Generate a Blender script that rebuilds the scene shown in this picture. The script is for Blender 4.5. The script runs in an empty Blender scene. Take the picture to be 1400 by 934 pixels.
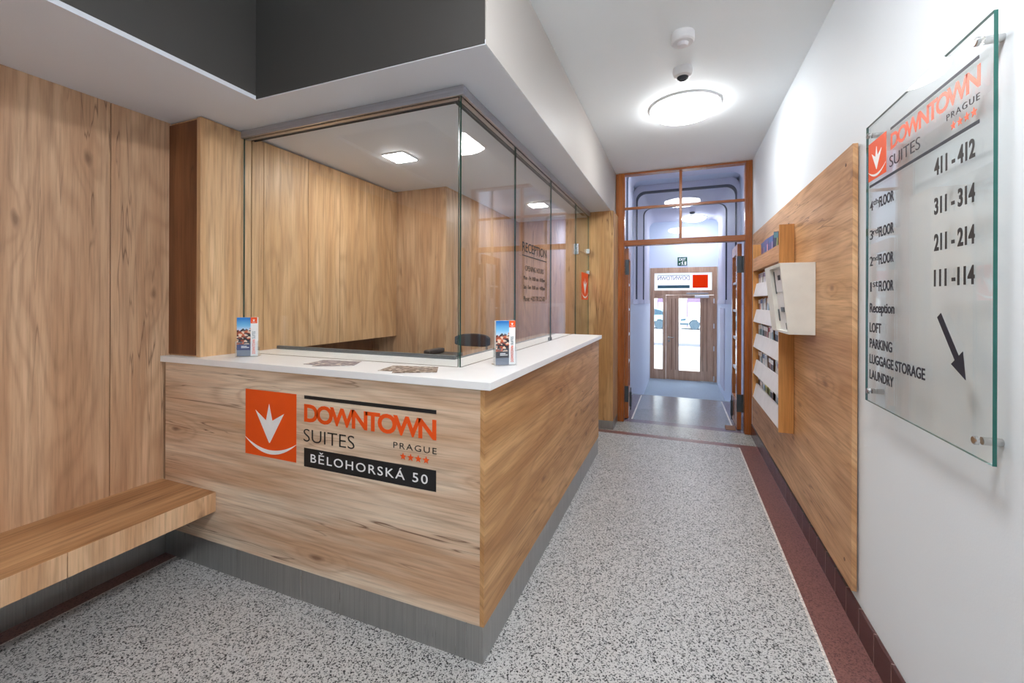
import bpy, bmesh, math, random
from mathutils import Vector, Matrix
random.seed(7)
R = math.radians
SC = bpy.context.scene
COL = SC.collection

# ------------------------------------------------------------------ camera
F_PX, H_PX, X1, EYE, ROLL = 577.7, 412.0, 929.0, 1.4, 0.2
cam = bpy.data.cameras.new('camera'); cam_o = bpy.data.objects.new('camera', cam); COL.objects.link(cam_o)
cam.sensor_fit = 'HORIZONTAL'; cam.sensor_width = 36.0; cam.lens = 36.0 * F_PX / 1400
cam.shift_y = -(467 - H_PX) / 1400; cam.clip_start = 0.02; cam.clip_end = 300
yaw = math.atan((X1 - 700) / F_PX)
cam_o.matrix_world = Matrix.Translation((0, 0, EYE)) @ Matrix.Rotation(yaw, 4, 'Z') @ Matrix.Rotation(R(90), 4, 'X') @ Matrix.Rotation(R(ROLL), 4, 'Z')
SC.camera = cam_o

# ------------------------------------------------------------------ view, sky, sun
SC.view_settings.view_transform = 'Standard'; SC.view_settings.look = 'None'
SC.view_settings.exposure = 0.0; SC.view_settings.gamma = 1.0; SC.view_settings.use_curve_mapping = False
SC.cycles.max_bounces = 14; SC.cycles.diffuse_bounces = 8; SC.cycles.glossy_bounces = 6
SC.cycles.transparent_max_bounces = 24; SC.cycles.transmission_bounces = 8
SC.cycles.sample_clamp_indirect = 8.0; SC.cycles.caustics_reflective = False; SC.cycles.caustics_refractive = False
LAMP_MAIN, LAMP_ENTRY, LAMP_VEST, LAMP_SPOT = 32.0, 59.0, 34.0, 120.0
SKY_STRENGTH, SUN_STRENGTH = 4.6, 7.5
w = bpy.data.worlds.new('sky'); SC.world = w; w.use_nodes = True
wn = w.node_tree.nodes; wl = w.node_tree.links
wn['Background'].inputs['Color'].default_value = (0.72, 0.85, 1.0, 1); wn['Background'].inputs['Strength'].default_value = SKY_STRENGTH
sun = bpy.data.lights.new('sun', 'SUN'); sun.energy = SUN_STRENGTH; sun.angle = R(1.5); sun.color = (1.0, 0.96, 0.9)
sun_o = bpy.data.objects.new('sun', sun); COL.objects.link(sun_o)
sun_o.rotation_euler = (R(48), 0, R(-14)); sun_o.location = (0, 0, 30)

# ------------------------------------------------------------------ materials
def srgb(r, g, b):
    f = lambda c: (c / 255) / 12.92 if c / 255 <= 0.04045 else ((c / 255 + 0.055) / 1.055) ** 2.4
    return (f(r), f(g), f(b), 1.0)

class NT:
    def __init__(self, name):
        self.m = bpy.data.materials.new(name); self.m.use_nodes = True
        self.t = self.m.node_tree; self.n = self.t.nodes; self.l = self.t.links
        self.bsdf = self.n['Principled BSDF']; self.out = self.n['Material Output']
    def node(self, kind, **kw):
        nd = self.n.new(kind)
        for k, v in kw.items():
            if k.startswith('i_'):
                key = k[2:].replace('_', ' ')
                nd.inputs[int(key) if key.isdigit() else key].default_value = v
            else:
                setattr(nd, k, v)
        return nd
    def link(self, a, b): self.l.new(a, b)
    def math(self, op, a, b=None, clamp=False):
        nd = self.n.new('ShaderNodeMath'); nd.operation = op; nd.use_clamp = clamp
        for i, v in enumerate((a, b)):
            if v is None: continue
            if isinstance(v, (int, float)): nd.inputs[i].default_value = v
            else: self.l.new(v, nd.inputs[i])
        return nd.outputs[0]
    def mix(self, fac, a, b, blend='MIX'):
        nd = self.n.new('ShaderNodeMix'); nd.data_type = 'RGBA'; nd.blend_type = blend
        for idx, v in ((0, fac), (6, a), (7, b)):
            if isinstance(v, (int, float, tuple)): nd.inputs[idx].default_value = v
            else: self.l.new(v, nd.inputs[idx])
        return nd.outputs[2]
    def ramp(self, fac, stops, interp='LINEAR'):
        nd = self.n.new('ShaderNodeValToRGB'); cr = nd.color_ramp; cr.interpolation = interp
        while len(cr.elements) < len(stops): cr.elements.new(0.5)
        for e, (p, c) in zip(cr.elements, stops):
            e.position = p; e.color = c if isinstance(c, tuple) else (c, c, c, 1)
        self.l.new(fac, nd.inputs[0]); return nd.outputs[0]
    def coords(self, scale=(1, 1, 1), loc=(0, 0, 0), rot=(0, 0, 0)):
        tc = self.n.new('ShaderNodeTexCoord'); mp = self.n.new('ShaderNodeMapping')
        mp.inputs['Scale'].default_value = scale; mp.inputs['Location'].default_value = loc; mp.inputs['Rotation'].default_value = rot
        self.l.new(tc.outputs['Object'], mp.inputs[0]); return mp.outputs[0]
    def noise(self, vec, scale, detail=3, rough=0.5, dist=0.0):
        nd = self.node('ShaderNodeTexNoise', i_Scale=scale, i_Detail=detail, i_Roughness=rough, i_Distortion=dist)
        self.l.new(vec, nd.inputs['Vector']); return nd.outputs[0]
    def voronoi(self, vec, scale, rnd=1.0):
        nd = self.node('ShaderNodeTexVoronoi', i_Scale=scale, i_Randomness=rnd)
        self.l.new(vec, nd.inputs['Vector']); return nd
    def bump(self, h, strength=0.1, dist=0.002):
        nd = self.node('ShaderNodeBump', i_Strength=strength, i_Distance=dist)
        self.l.new(h, nd.inputs['Height']); self.l.new(nd.outputs[0], self.bsdf.inputs['Normal'])
    def fin(self, color=None, rough=0.5, metal=0.0, spec=0.5):
        b = self.bsdf
        if color is not None:
            if isinstance(color, tuple): b.inputs['Base Color'].default_value = color
            else: self.l.new(color, b.inputs['Base Color'])
        if isinstance(rough, (int, float)): b.inputs['Roughness'].default_value = rough
        else: self.l.new(rough, b.inputs['Roughness'])
        b.inputs['Metallic'].default_value = metal; b.inputs['Specular IOR Level'].default_value = spec
        return self.m

def plain(name, col, rough=0.5, metal=0.0, spec=0.5, var=0.04, scale=12.0):
    """one colour with faint procedural unevenness"""
    t = NT(name)
    n = t.noise(t.coords(), scale, 3)
    c0 = tuple(max(0, c * (1 - var)) for c in col[:3]) + (1,); c1 = tuple(min(1, c * (1 + var)) for c in col[:3]) + (1,)
    return t.fin(t.ramp(n, [(0.3, c0), (0.7, c1)]), rough, metal, spec)

def oak(name, axis, light, mid, dark, seed=0.0, rough=0.42, knots=1.0, crack=1.0, tone=1.0):
    """oak board: grain along one axis, figure laid out in the board's own plane (across, along)"""
    t = NT(name)
    tc = t.n.new('ShaderNodeTexCoord'); sep = t.node('ShaderNodeSeparateXYZ'); t.link(tc.outputs['Object'], sep.inputs[0])
    ia = 'XYZ'.index(axis); ob = [k for k in range(3) if k != ia]
    across = t.math('ADD', sep.outputs[ob[0]], sep.outputs[ob[1]]); along = sep.outputs[ia]
    def vec(ka, kl, off):
        c = t.n.new('ShaderNodeCombineXYZ')
        t.link(t.math('ADD', t.math('MULTIPLY', across, ka), off + seed), c.inputs[0]); t.link(t.math('ADD', t.math('MULTIPLY', along, kl), off * 1.3 + seed * 1.7), c.inputs[1])
        c.inputs[2].default_value = seed * 0.37 + off; return c.outputs[0]
    # knots first: they bend the growth lines
    v5 = vec(1.0, 0.36, 1.3)
    wob = t.node('ShaderNodeTexNoise', i_Scale=16.0, i_Detail=3.0); t.link(v5, wob.inputs['Vector'])
    sc = t.node('ShaderNodeVectorMath', operation='SCALE'); sc.inputs['Scale'].default_value = 0.035; t.link(wob.outputs['Color'], sc.inputs[0])
    ad = t.node('ShaderNodeVectorMath', operation='ADD'); t.link(v5, ad.inputs[0]); t.link(sc.outputs[0], ad.inputs[1])
    vk = t.node('ShaderNodeTexVoronoi', voronoi_dimensions='2D', i_Scale=4.2); t.link(ad.outputs[0], vk.inputs['Vector'])
    sk = t.node('ShaderNodeSeparateColor'); t.link(vk.outputs['Color'], sk.inputs[0])
    km = t.math('GREATER_THAN', sk.outputs[0], 0.62)
    kcore = t.math('MULTIPLY', t.ramp(vk.outputs['Distance'], [(0.02, 1.0), (0.075, 0.0)]), km)
    khalo = t.math('MULTIPLY', t.ramp(vk.outputs['Distance'], [(0.0, 1.0), (0.36, 0.0)], 'EASE'), km)
    # broad tone and boards
    tn = t.math('ADD', t.noise(vec(1.0, 0.09, 0.0), 8.0, 4, 0.55, 0.25), t.math('MULTIPLY', khalo, -0.06 * knots))
    base = t.ramp(tn, [(0.36, mid), (0.50, tuple((a + b) / 2 for a, b in zip(light, mid))), (0.62, light)])
    brd = t.noise(vec(1.0, 0.015, 21.3), 6.0, 1, 0.4)
    base = t.mix(t.math('MULTIPLY', t.ramp(brd, [(0.46, 0.0), (0.58, 1.0)]), 0.38), base, mid)
    # growth lines
    g = t.math('ADD', t.math('MULTIPLY', t.noise(vec(1.0, 0.16, 3.1), 2.6, 2, 0.5, 0.15), 92.0), t.math('MULTIPLY', khalo, 9.0 * knots))
    rings = t.math('POWER', t.math('ADD', t.math('MULTIPLY', t.math('SINE', g), 0.5), 0.5), 3.0)
    base = t.mix(t.math('MULTIPLY', rings, 0.36 * tone), base, tuple(0.65 * a + 0.35 * b for a, b in zip(mid, dark)))
    # fine fibres
    fib = t.noise(vec(1.0, 0.03, 7.7), 95.0, 4, 0.65)
    base = t.mix(0.62, base, t.ramp(fib, [(0.30, (0.55, 0.52, 0.49, 1)), (0.50, (0.93, 0.92, 0.91, 1)), (0.62, (1.05, 1.05, 1.05, 1))]), 'MULTIPLY')
    # dark cracks running with the grain
    n4 = t.noise(vec(1.0, 0.045, 11.9), 12.0, 3, 0.6, 0.2)
    n4 = t.math('ADD', n4, t.math('MULTIPLY', khalo, 0.05))
    line = t.ramp(t.math('ABSOLUTE', t.math('SUBTRACT', n4, 0.5)), [(0.0, 1.0), (0.010, 0.0)])
    mask = t.ramp(t.noise(vec(1.0, 0.25, 5.3), 4.0, 2), [(0.50, 0.0), (0.60, 1.0)])
    base = t.mix(t.math('MULTIPLY', t.math('MULTIPLY', line, t.math('MAXIMUM', mask, khalo)), 0.70 * crack), base, dark)
    base = t.mix(t.math('MULTIPLY', khalo, 0.22 * knots), base, mid)
    base = t.mix(t.math('MULTIPLY', kcore, 0.58 * knots), base, dark)
    t.bump(fib, 0.06, 0.001)
    return t.fin(base, t.ramp(fib, [(0.2, rough + 0.1), (0.8, rough - 0.05)]), 0, 0.4)

OAK_L, OAK_M, OAK_D = srgb(214, 177, 134), srgb(184, 141, 99), srgb(84, 52, 34)
M = {}
M['oak_wall'] = oak('oak_vertical_grain', 'Z', srgb(218, 182, 148), srgb(190, 148, 114), OAK_D, 0.4)
M['oak_wall_b'] = oak('oak_vertical_grain_b', 'Z', srgb(218, 182, 148), srgb(190, 148, 114), OAK_D, 6.1)
M['oak_cab'] = oak('oak_cabinet_front', 'Z', srgb(224, 188, 146), srgb(202, 160, 116), OAK_D, 9.2, knots=0.6, crack=0.5)
M['oak_cab_b'] = oak('oak_cabinet_front_b', 'Z', srgb(224, 188, 146), srgb(200, 158, 114), OAK_D, 14.2, knots=0.6, crack=0.5)
M['oak_back'] = oak('oak_back_wall', 'Z', srgb(216, 182, 146), srgb(190, 150, 114), OAK_D, 3.3, knots=0.5, crack=0.4)
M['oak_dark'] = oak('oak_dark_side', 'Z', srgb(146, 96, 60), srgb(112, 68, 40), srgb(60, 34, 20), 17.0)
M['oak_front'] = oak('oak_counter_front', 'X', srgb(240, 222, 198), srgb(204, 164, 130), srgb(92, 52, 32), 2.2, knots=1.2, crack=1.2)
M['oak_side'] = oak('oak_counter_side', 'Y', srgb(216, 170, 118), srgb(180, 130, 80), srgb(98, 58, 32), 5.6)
M['oak_panel'] = oak('oak_wall_panel', 'Y', srgb(224, 182, 138), srgb(190, 142, 98), srgb(104, 64, 40), 8.8)
M['oak_seat'] = oak('oak_bench_seat', 'Y', srgb(204, 160, 116), srgb(176, 130, 88), srgb(84, 50, 30), 12.4, knots=0.5)
M['oak_fascia'] = oak('oak_bench_fascia', 'Z', srgb(230, 194, 156), srgb(206, 162, 122), OAK_D, 1.9)
M['oak_pillar'] = oak('oak_pillar', 'Z', srgb(206, 166, 118), srgb(178, 132, 84), OAK_D, 19.9, knots=0.4)
M['beech'] = oak('beech_rack', 'Z', srgb(214, 156, 92), srgb(196, 136, 74), srgb(150, 96, 50), 4.4, knots=0.0, crack=0.0, tone=0.4)
M['beech_h'] = oak('beech_rack_lip', 'Y', srgb(214, 160, 104), srgb(196, 140, 86), srgb(150, 96, 50), 7.4, knots=0.0, crack=0.0, tone=0.4)
M['varnish'] = oak('varnished_frame', 'Z', srgb(184, 112, 58), srgb(150, 84, 40), srgb(76, 38, 18), 2.9, rough=0.25, knots=0.2, crack=0.4)
M['varnish_h'] = oak('varnished_rail', 'X', srgb(190, 122, 72), srgb(160, 94, 52), srgb(84, 44, 22), 6.9, rough=0.25, knots=0.0, crack=0.3)
M['entrance'] = oak('entrance_door_wood', 'Z', srgb(214, 178, 150), srgb(194, 154, 126), srgb(130, 94, 74), 3.9, rough=0.45, knots=0.0, crack=0.0, tone=0.5)
M['white_wall'] = None

def paint(name, col, rough=0.65, bumpy=0.05):
    t = NT(name); v = t.coords()
    n = t.noise(v, 1.4, 3)
    c = t.ramp(n, [(0.3, tuple(k * 0.975 for k in col[:3]) + (1,)), (0.7, col)])
    t.bump(t.noise(v, 160.0, 4), bumpy, 0.002)
    return t.fin(c, rough, 0, 0.3)
M['wall'] = paint('white_plaster', srgb(232, 239, 245), 0.6, 0.12)
M['ceil'] = paint('ceiling_paint', srgb(242, 247, 249))
M['soffit'] = paint('soffit_paint', srgb(226, 231, 240))
M['dark_paint'] = paint('dark_grey_paint', srgb(72, 70, 68), 0.55)
M['taupe'] = paint('taupe_paint', srgb(172, 167, 162), 0.5)
M['vest'] = paint('vestibule_paint', srgb(222, 229, 242))
M['vest_rib'] = paint('vestibule_rib_paint', srgb(206, 204, 218))
M['ink'] = plain('dark_blue_line_paint', srgb(58, 62, 78), 0.6)
M['street_wall'] = paint('facade_paint', srgb(226, 224, 218))

def terrazzo(name, light, dark, mid, scale=118.0, rough=0.35, p_dark=0.17, p_mid=0.36):
    t = NT(name); v = t.coords()
    wob = t.noise(v, 90.0, 2)
    addv = t.node('ShaderNodeVectorMath', operation='ADD'); t.link(v, addv.inputs[0])
    sc = t.node('ShaderNodeVectorMath', operation='SCALE'); sc.inputs['Scale'].default_value = 0.008
    t.link(wob, sc.inputs[0]); t.link(sc.outputs[0], addv.inputs[1])
    vo = t.voronoi(addv.outputs[0], scale); sep = t.node('ShaderNodeSeparateColor'); t.link(vo.outputs['Color'], sep.inputs[0])
    chips = t.ramp(sep.outputs[0], [(0.0, dark), (p_dark * 0.6, tuple(k * 2.2 for k in dark[:3]) + (1,)), (p_dark, mid), (p_mid, light), (0.80, tuple(min(1, k * 1.18) for k in light[:3]) + (1,))], 'CONSTANT')
    vo2 = t.voronoi(addv.outputs[0], scale * 1.9); sep2 = t.node('ShaderNodeSeparateColor'); t.link(vo2.outputs['Color'], sep2.inputs[0])
    fine = t.ramp(sep2.outputs[1], [(0.0, mid), (0.14, light)], 'CONSTANT')
    big = t.noise(v, 1.1, 3)
    c = t.mix(t.math('GREATER_THAN', sep.outputs[0], p_mid), chips, fine)
    c = t.mix(0.35, c, chips)
    c = t.mix(1.0, c, t.ramp(big, [(0.3, (0.93, 0.93, 0.92, 1)), (0.7, (1, 1, 1, 1))]), 'MULTIPLY')
    return t.fin(c, rough, 0, 0.35)
M['terrazzo'] = terrazzo('grey_terrazzo', srgb(198, 198, 198), srgb(40, 41, 43), srgb(136, 137, 138), 215.0, 0.4, 0.175, 0.30)
M['terrazzo_red'] = terrazzo('oxblood_terrazzo', srgb(132, 92, 88), srgb(92, 60, 58), srgb(114, 78, 74), 210.0, 0.3, 0.2, 0.5)
M['terrazzo_line'] = terrazzo('white_terrazzo_edge', srgb(222, 216, 210), srgb(176, 168, 164), srgb(200, 194, 188), 160.0, 0.4)
M['terrazzo_sill'] = terrazzo('sill_terrazzo', srgb(178, 178, 172), srgb(96, 96, 96), srgb(146, 146, 142), 170.0, 0.22)
M['stone'] = terrazzo('landing_stone', srgb(150, 154, 160), srgb(92, 96, 104), srgb(128, 132, 140), 190.0, 0.16)
M['stone_purple'] = terrazzo('purple_stone_band', srgb(128, 118, 130), srgb(92, 84, 96), srgb(110, 102, 114), 190.0, 0.18)
M['mat_floor'] = terrazzo('entrance_mat', srgb(168, 180, 192), srgb(130, 142, 154), srgb(150, 162, 174), 260.0, 0.7)

def tiles(name):
    t = NT(name)
    tc = t.n.new('ShaderNodeTexCoord'); sep = t.node('ShaderNodeSeparateXYZ'); t.link(tc.outputs['Object'], sep.inputs[0])
    com = t.node('ShaderNodeCombineXYZ'); t.link(sep.outputs[1], com.inputs[0]); t.link(sep.outputs[2], com.inputs[1])
    br = t.node('ShaderNodeTexBrick', offset=0.0, i_Scale=1.0, i_Mortar_Size=0.0022)
    br.inputs['Brick Width'].default_value = 0.145; br.inputs['Row Height'].default_value = 0.5
    br.inputs['Color1'].default_value = srgb(84, 52, 50); br.inputs['Color2'].default_value = srgb(72, 42, 42); br.inputs['Mortar'].default_value = srgb(150, 128, 122)
    t.link(com.outputs[0], br.inputs['Vector'])
    n = t.noise(t.coords(), 14, 3)
    c = t.mix(0.5, br.outputs[0], t.ramp(n, [(0.3, (0.75, 0.75, 0.78, 1)), (0.7, (1.1, 1.05, 1.05, 1))]), 'MULTIPLY')
    return t.fin(c, 0.22, 0, 0.5)
M['tiles'] = tiles('oxblood_skirting_tiles')

def brushed(name, col, axis, rough=0.34):
    t = NT(name); s = [1, 1, 1]; s['XYZ'.index(axis)] = 0.02
    n = t.noise(t.coords(tuple(s)), 160, 3)
    c0 = tuple(k * 0.8 for k in col[:3]) + (1,)
    return t.fin(t.ramp(n, [(0.3, c0), (0.7, col)]), t.ramp(n, [(0.2, rough + 0.08), (0.8, rough - 0.05)]), 0.85, 0.5)
M['steel'] = brushed('brushed_steel_plinth', srgb(178, 178, 176), 'Z', 0.30)
M['alu'] = brushed('aluminium_profile', srgb(196, 196, 202), 'X', 0.4)
M['chrome'] = plain('polished_steel', srgb(200, 200, 200), 0.18, 1.0)
M['hinge'] = plain('dark_iron', srgb(72, 80, 86), 0.45, 0.6)
M['solid_white'] = plain('white_solid_surface', srgb(244, 244, 244), 0.28, 0, 0.5, 0.01)
M['white_plastic'] = plain('white_plastic', srgb(232, 232, 234), 0.4)
M['cream_metal'] = plain('cream_powder_coat', srgb(228, 226, 218), 0.45)
M['shelf_white'] = plain('white_shelf_board', srgb(226, 224, 228), 0.5)
M['black'] = plain('black_print', srgb(20, 20, 22), 0.5)
M['navy'] = plain('blue_black_print', srgb(22, 24, 40), 0.5)
M['dark_print'] = plain('charcoal_print', srgb(46, 42, 42), 0.5)
M['orange'] = plain('orange_print', srgb(238, 84, 14), 0.45, 0, 0.4, 0.02)
M['orange_soft'] = plain('orange_letter_film', srgb(242, 104, 66), 0.4, 0, 0.5, 0.02)
M['white_print'] = plain('white_print', srgb(246, 246, 246), 0.5)
M['grey_dark'] = plain('dark_grey_desk', srgb(92, 98, 102), 0.4)
M['black_plastic'] = plain('black_plastic', srgb(34, 36, 38), 0.4)
M['fabric_dark'] = plain('dark_grey_upholstery', srgb(62, 63, 66), 0.8, 0, 0.2, 0.1, 200)
M['green_sign'] = plain('green_sign', srgb(24, 84, 60), 0.5)
M['teal_film'] = plain('teal_film', srgb(58, 96, 108), 0.5)
M['brown_wood'] = plain('stained_wedge', srgb(120, 86, 64), 0.5)
M['asphalt'] = plain('asphalt', srgb(176, 178, 182), 0.8, 0, 0.3, 0.08, 40)
M['pavement'] = plain('pavement', srgb(206, 206, 206), 0.8, 0, 0.3, 0.06, 30)
M['kerb'] = plain('kerb_stone', srgb(96, 98, 118), 0.8)
M['car_silver'] = plain('silver_car_paint', srgb(186, 198, 208), 0.25, 0.2)
M['car_blue'] = plain('pale_blue_car_paint', srgb(150, 186, 200), 0.25, 0.2)
M['tyre'] = plain('tyre_rubber', srgb(66, 84, 96), 0.8)
M['car_glass'] = plain('dark_car_glass', srgb(58, 82, 98), 0.1)
M['rim'] = plain('alloy_rim', srgb(222, 226, 230), 0.3, 0.3)
M['plum'] = plain('plum_shop_sign', srgb(120, 98, 128), 0.6)
M['lens'] = plain('dark_lens', srgb(40, 44, 50), 0.1)

def emit(name, col, strength):
    t = NT(name); e = t.node('ShaderNodeEmission', i_Strength=strength); e.inputs[0].default_value = col
    t.link(e.outputs[0], t.out.inputs[0]); return t.m
M['lamp_main'] = emit('lamp_diffuser', (0.98, 0.99, 1.0, 1), LAMP_MAIN)
M['lamp_entry'] = emit('entry_lamp_diffuser', (0.98, 0.99, 1.0, 1), LAMP_ENTRY)
M['lamp_vest'] = emit('vestibule_lamp_diffuser', (0.86, 0.92, 1.0, 1), LAMP_VEST)
M['lamp_spot'] = emit('downlight_panel', (1.0, 0.97, 0.93, 1), LAMP_SPOT)

def glass(name, tint, edge=False, refl=0.045):
    t = NT(name)
    tr = t.node('ShaderNodeBsdfTransparent'); tr.inputs[0].default_value = tint
    gl = t.node('ShaderNodeBsdfGlossy', i_Roughness=0.0); gl.inputs[0].default_value = (1, 1, 1, 1)
    lw = t.node('ShaderNodeLayerWeight', i_Blend=0.5)
    f = t.math('ADD', t.math('MULTIPLY', t.math('POWER', lw.outputs['Facing'], 5.0), 0.95), refl, clamp=True)
    mx = t.node('ShaderNodeMixShader'); t.link(f, mx.inputs[0]); t.link(tr.outputs[0], mx.inputs[1]); t.link(gl.outputs[0], mx.inputs[2])
    t.link(mx.outputs[0], t.out.inputs[0]); return t.m
M['glass'] = glass('clear_glass', (0.985, 0.995, 0.99, 1), refl=0.03)
M['glass_sign'] = glass('sign_glass', (0.985, 0.996, 0.991, 1), refl=0.03)
M['glass_door'] = glass('frosted_door_glass', (0.86, 0.92, 0.88, 1))
M['glass_win'] = glass('window_glass', (0.97, 0.98, 0.98, 1), refl=0.03)
M['acrylic'] = glass('clear_acrylic', (0.97, 0.98, 0.985, 1), refl=0.04)
M['glass_edge'] = plain('green_glass_edge', srgb(24, 92, 84), 0.2, 0, 0.6)
M['glass_edge_dark'] = plain('dark_green_glass_edge', srgb(26, 62, 54), 0.2, 0, 0.6)

def film(name, col, trans=0.75):
    t = NT(name)
    d = t.node('ShaderNodeBsdfDiffuse'); d.inputs[0].default_value = col
    tl = t.node('ShaderNodeBsdfTranslucent'); tl.inputs[0].default_value = col
    mx = t.node('ShaderNodeMixShader'); mx.inputs[0].default_value = trans
    t.link(d.outputs[0], mx.inputs[1]); t.link(tl.outputs[0], mx.inputs[2]); t.link(mx.outputs[0], t.out.inputs[0]); return t.m
M['film_white'] = film('white_window_film', (0.92, 0.93, 0.95, 1))
M['film_orange'] = film('orange_window_film', srgb(250, 70, 20), 0.35)

def picture(name, sky_hi, sky_lo, dark):
    """printed leaflet photograph: sky over a town of red roofs (local z 0..0.21)"""
    t = NT(name)
    tc = t.n.new('ShaderNodeTexCoord'); sep = t.node('ShaderNodeSeparateXYZ'); t.link(tc.outputs['Object'], sep.inputs[0])
    z = t.math('DIVIDE', sep.outputs[2], 0.21)
    sky = t.ramp(z, [(0.66, sky_lo), (0.80, srgb(120, 190, 232)), (1.0, sky_hi)])
    vo = t.voronoi(t.coords((1, 1, 1.6)), 75.0); s2 = t.node('ShaderNodeSeparateColor'); t.link(vo.outputs['Color'], s2.inputs[0])
    town = t.ramp(s2.outputs[0], [(0.0, srgb(40, 38, 46)), (0.28, srgb(150, 70, 50)), (0.48, srgb(232, 206, 182)), (0.66, srgb(206, 104, 66)), (0.82, srgb(92, 80, 84))], 'CONSTANT')
    edge = t.math('ADD', z, t.math('MULTIPLY', t.math('SUBTRACT', t.noise(t.coords((1, 1, 0.15)), 60.0, 2), 0.5), 0.28))
    c = t.mix(t.math('GREATER_THAN', edge, 0.70), town, sky)
    low = t.ramp(z, [(0.0, srgb(126, 134, 150)), (0.17, srgb(126, 134, 150)), (0.171, dark), (0.32, dark)], 'CONSTANT')
    c = t.mix(t.math('GREATER_THAN', z, 0.32), low, c)
    return t.fin(c, 0.3, 0, 0.5)
M['picture'] = picture('town_picture', srgb(20, 110, 190), srgb(206, 222, 240), srgb(40, 40, 50))
M['picture_b'] = picture('town_picture_pale', srgb(20, 120, 205), srgb(216, 220, 240), srgb(40, 52, 110))

def flyer_mat(name, a, b, sc):
    t = NT(name); vo = t.voronoi(t.coords((1, 2.2, 1), rot=(0, 0, 0.6)), sc); s = t.node('ShaderNodeSeparateColor'); t.link(vo.outputs['Color'], s.inputs[0])
    return t.fin(t.ramp(s.outputs[0], [(0.0, a), (0.45, b), (0.75, srgb(226, 216, 206))], 'CONSTANT'), 0.35)
M['flyer_grey'] = flyer_mat('grey_mauve_flyer', srgb(118, 108, 118), srgb(164, 158, 164), 42)
M['flyer_brown'] = flyer_mat('brown_flyer', srgb(92, 74, 62), srgb(150, 128, 112), 60)

# ------------------------------------------------------------------ mesh helpers
class MB:
    def __init__(self): self.v = []; self.f = []; self.mi = []
    def add(self, verts, faces, mi=0):
        o = len(self.v); self.v += [tuple(p) for p in verts]
        for f in faces: self.f.append(tuple(i + o for i in f)); self.mi.append(mi)
        return self
    def box(self, x0, x1, y0, y1, z0, z1, mi=0, rot=None, piv=None):
        v = [(x, y, z) for z in (z0, z1) for y in (y0, y1) for x in (x0, x1)]
        if rot is not None: v = [tuple(piv + rot @ (Vector(p) - piv)) for p in v]
        return self.add(v, [(0, 2, 3, 1), (4, 5, 7, 6), (0, 1, 5, 4), (1, 3, 7, 5), (3, 2, 6, 7), (2, 0, 4, 6)], mi)
    def prism(self, poly, fn, d0, d1, mi=0):
        """poly of (a, b); fn(a, b, d) -> xyz"""
        n = len(poly); v = [fn(a, b, d0) for a, b in poly] + [fn(a, b, d1) for a, b in poly]
        fs = [tuple(range(n)), tuple(range(2 * n - 1, n - 1, -1))] + [(i, (i + 1) % n + 0, (i + 1) % n + n, i + n) for i in range(n)]
        return self.add(v, fs, mi)
    def lathe(self, prof, c, axis='Z', seg=40, mi=0):
        """prof of (r, h) along the axis from c"""
        v = []; fs = []; n = len(prof)
        for k in range(seg):
            a = 2 * math.pi * k / seg
            for r, h in prof:
                p = (r * math.cos(a), r * math.sin(a), h)
                if axis == 'X': p = (p[2], p[0], p[1])
                elif axis == 'Y': p = (p[0], p[2], p[1])
                v.append((c[0] + p[0], c[1] + p[1], c[2] + p[2]))
        for k in range(seg):
            k2 = (k + 1) % seg
            for i in range(n - 1): fs.append((k * n + i, k2 * n + i, k2 * n + i + 1, k * n + i + 1))
        if prof[0][0] > 1e-6: fs.append(tuple(k * n for k in range(seg))[::-1])
        if prof[-1][0] > 1e-6: fs.append(tuple(k * n + n - 1 for k in range(seg)))
        return self.add(v, fs, mi)
    def cyl(self, c, axis, r, h, seg=24, mi=0): return self.lathe([(r, 0), (r, h)], c, axis, seg, mi)
    def tube(self, pts, r, seg=10, mi=0):
        pts = [Vector(p) for p in pts]; v = []; fs = []
        for i, p in enumerate(pts):
            d = (pts[min(i + 1, len(pts) - 1)] - pts[max(i - 1, 0)]).normalized()
            u = d.cross(Vector((0, 0, 1)) if abs(d.z) < 0.9 else Vector((1, 0, 0))).normalized(); q = d.cross(u)
            for k in range(seg):
                a = 2 * math.pi * k / seg; v.append(tuple(p + r * (math.cos(a) * u + math.sin(a) * q)))
        for i in range(len(pts) - 1):
            for k in range(seg):
                k2 = (k + 1) % seg; fs.append((i * seg + k, i * seg + k2, (i + 1) * seg + k2, (i + 1) * seg + k))
        fs += [tuple(range(seg)), tuple(range((len(pts) - 1) * seg, len(pts) * seg))[::-1]]
        return self.add(v, fs, mi)
    def build(self, name, mats, parent=None, bevel=0.0, smooth=False, label=None, seg=2):
        me = bpy.data.meshes.new(name)
        org = Vector(parent['org']) if parent is not None else None
        vs = self.v if org is None else [tuple(Vector(p) - org) for p in self.v]
        me.from_pydata(vs, [], self.f)
        for m in (mats if isinstance(mats, (list, tuple)) else [mats]): me.materials.append(m)
        for p, mi in zip(me.polygons, self.mi): p.material_index = mi
        bm = bmesh.new(); bm.from_mesh(me)
        bmesh.ops.remove_doubles(bm, verts=bm.verts, dist=1e-6)
        bmesh.ops.recalc_face_normals(bm, faces=bm.faces); bm.to_mesh(me); bm.free()
        if smooth:
            for p in me.polygons: p.use_smooth = True
            me.set_sharp_from_angle(angle=R(38))
        o = bpy.data.objects.new(name, me); COL.objects.link(o)
        if parent is not None: o.parent = parent; o['org'] = parent['org']
        else: o['org'] = (0.0, 0.0, 0.0)
        if bevel:
            b = o.modifiers.new('bevel', 'BEVEL'); b.width = bevel; b.segments = seg; b.limit_method = 'ANGLE'; b.angle_limit = R(40)
        if label: o['label'] = label
        return o

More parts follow.
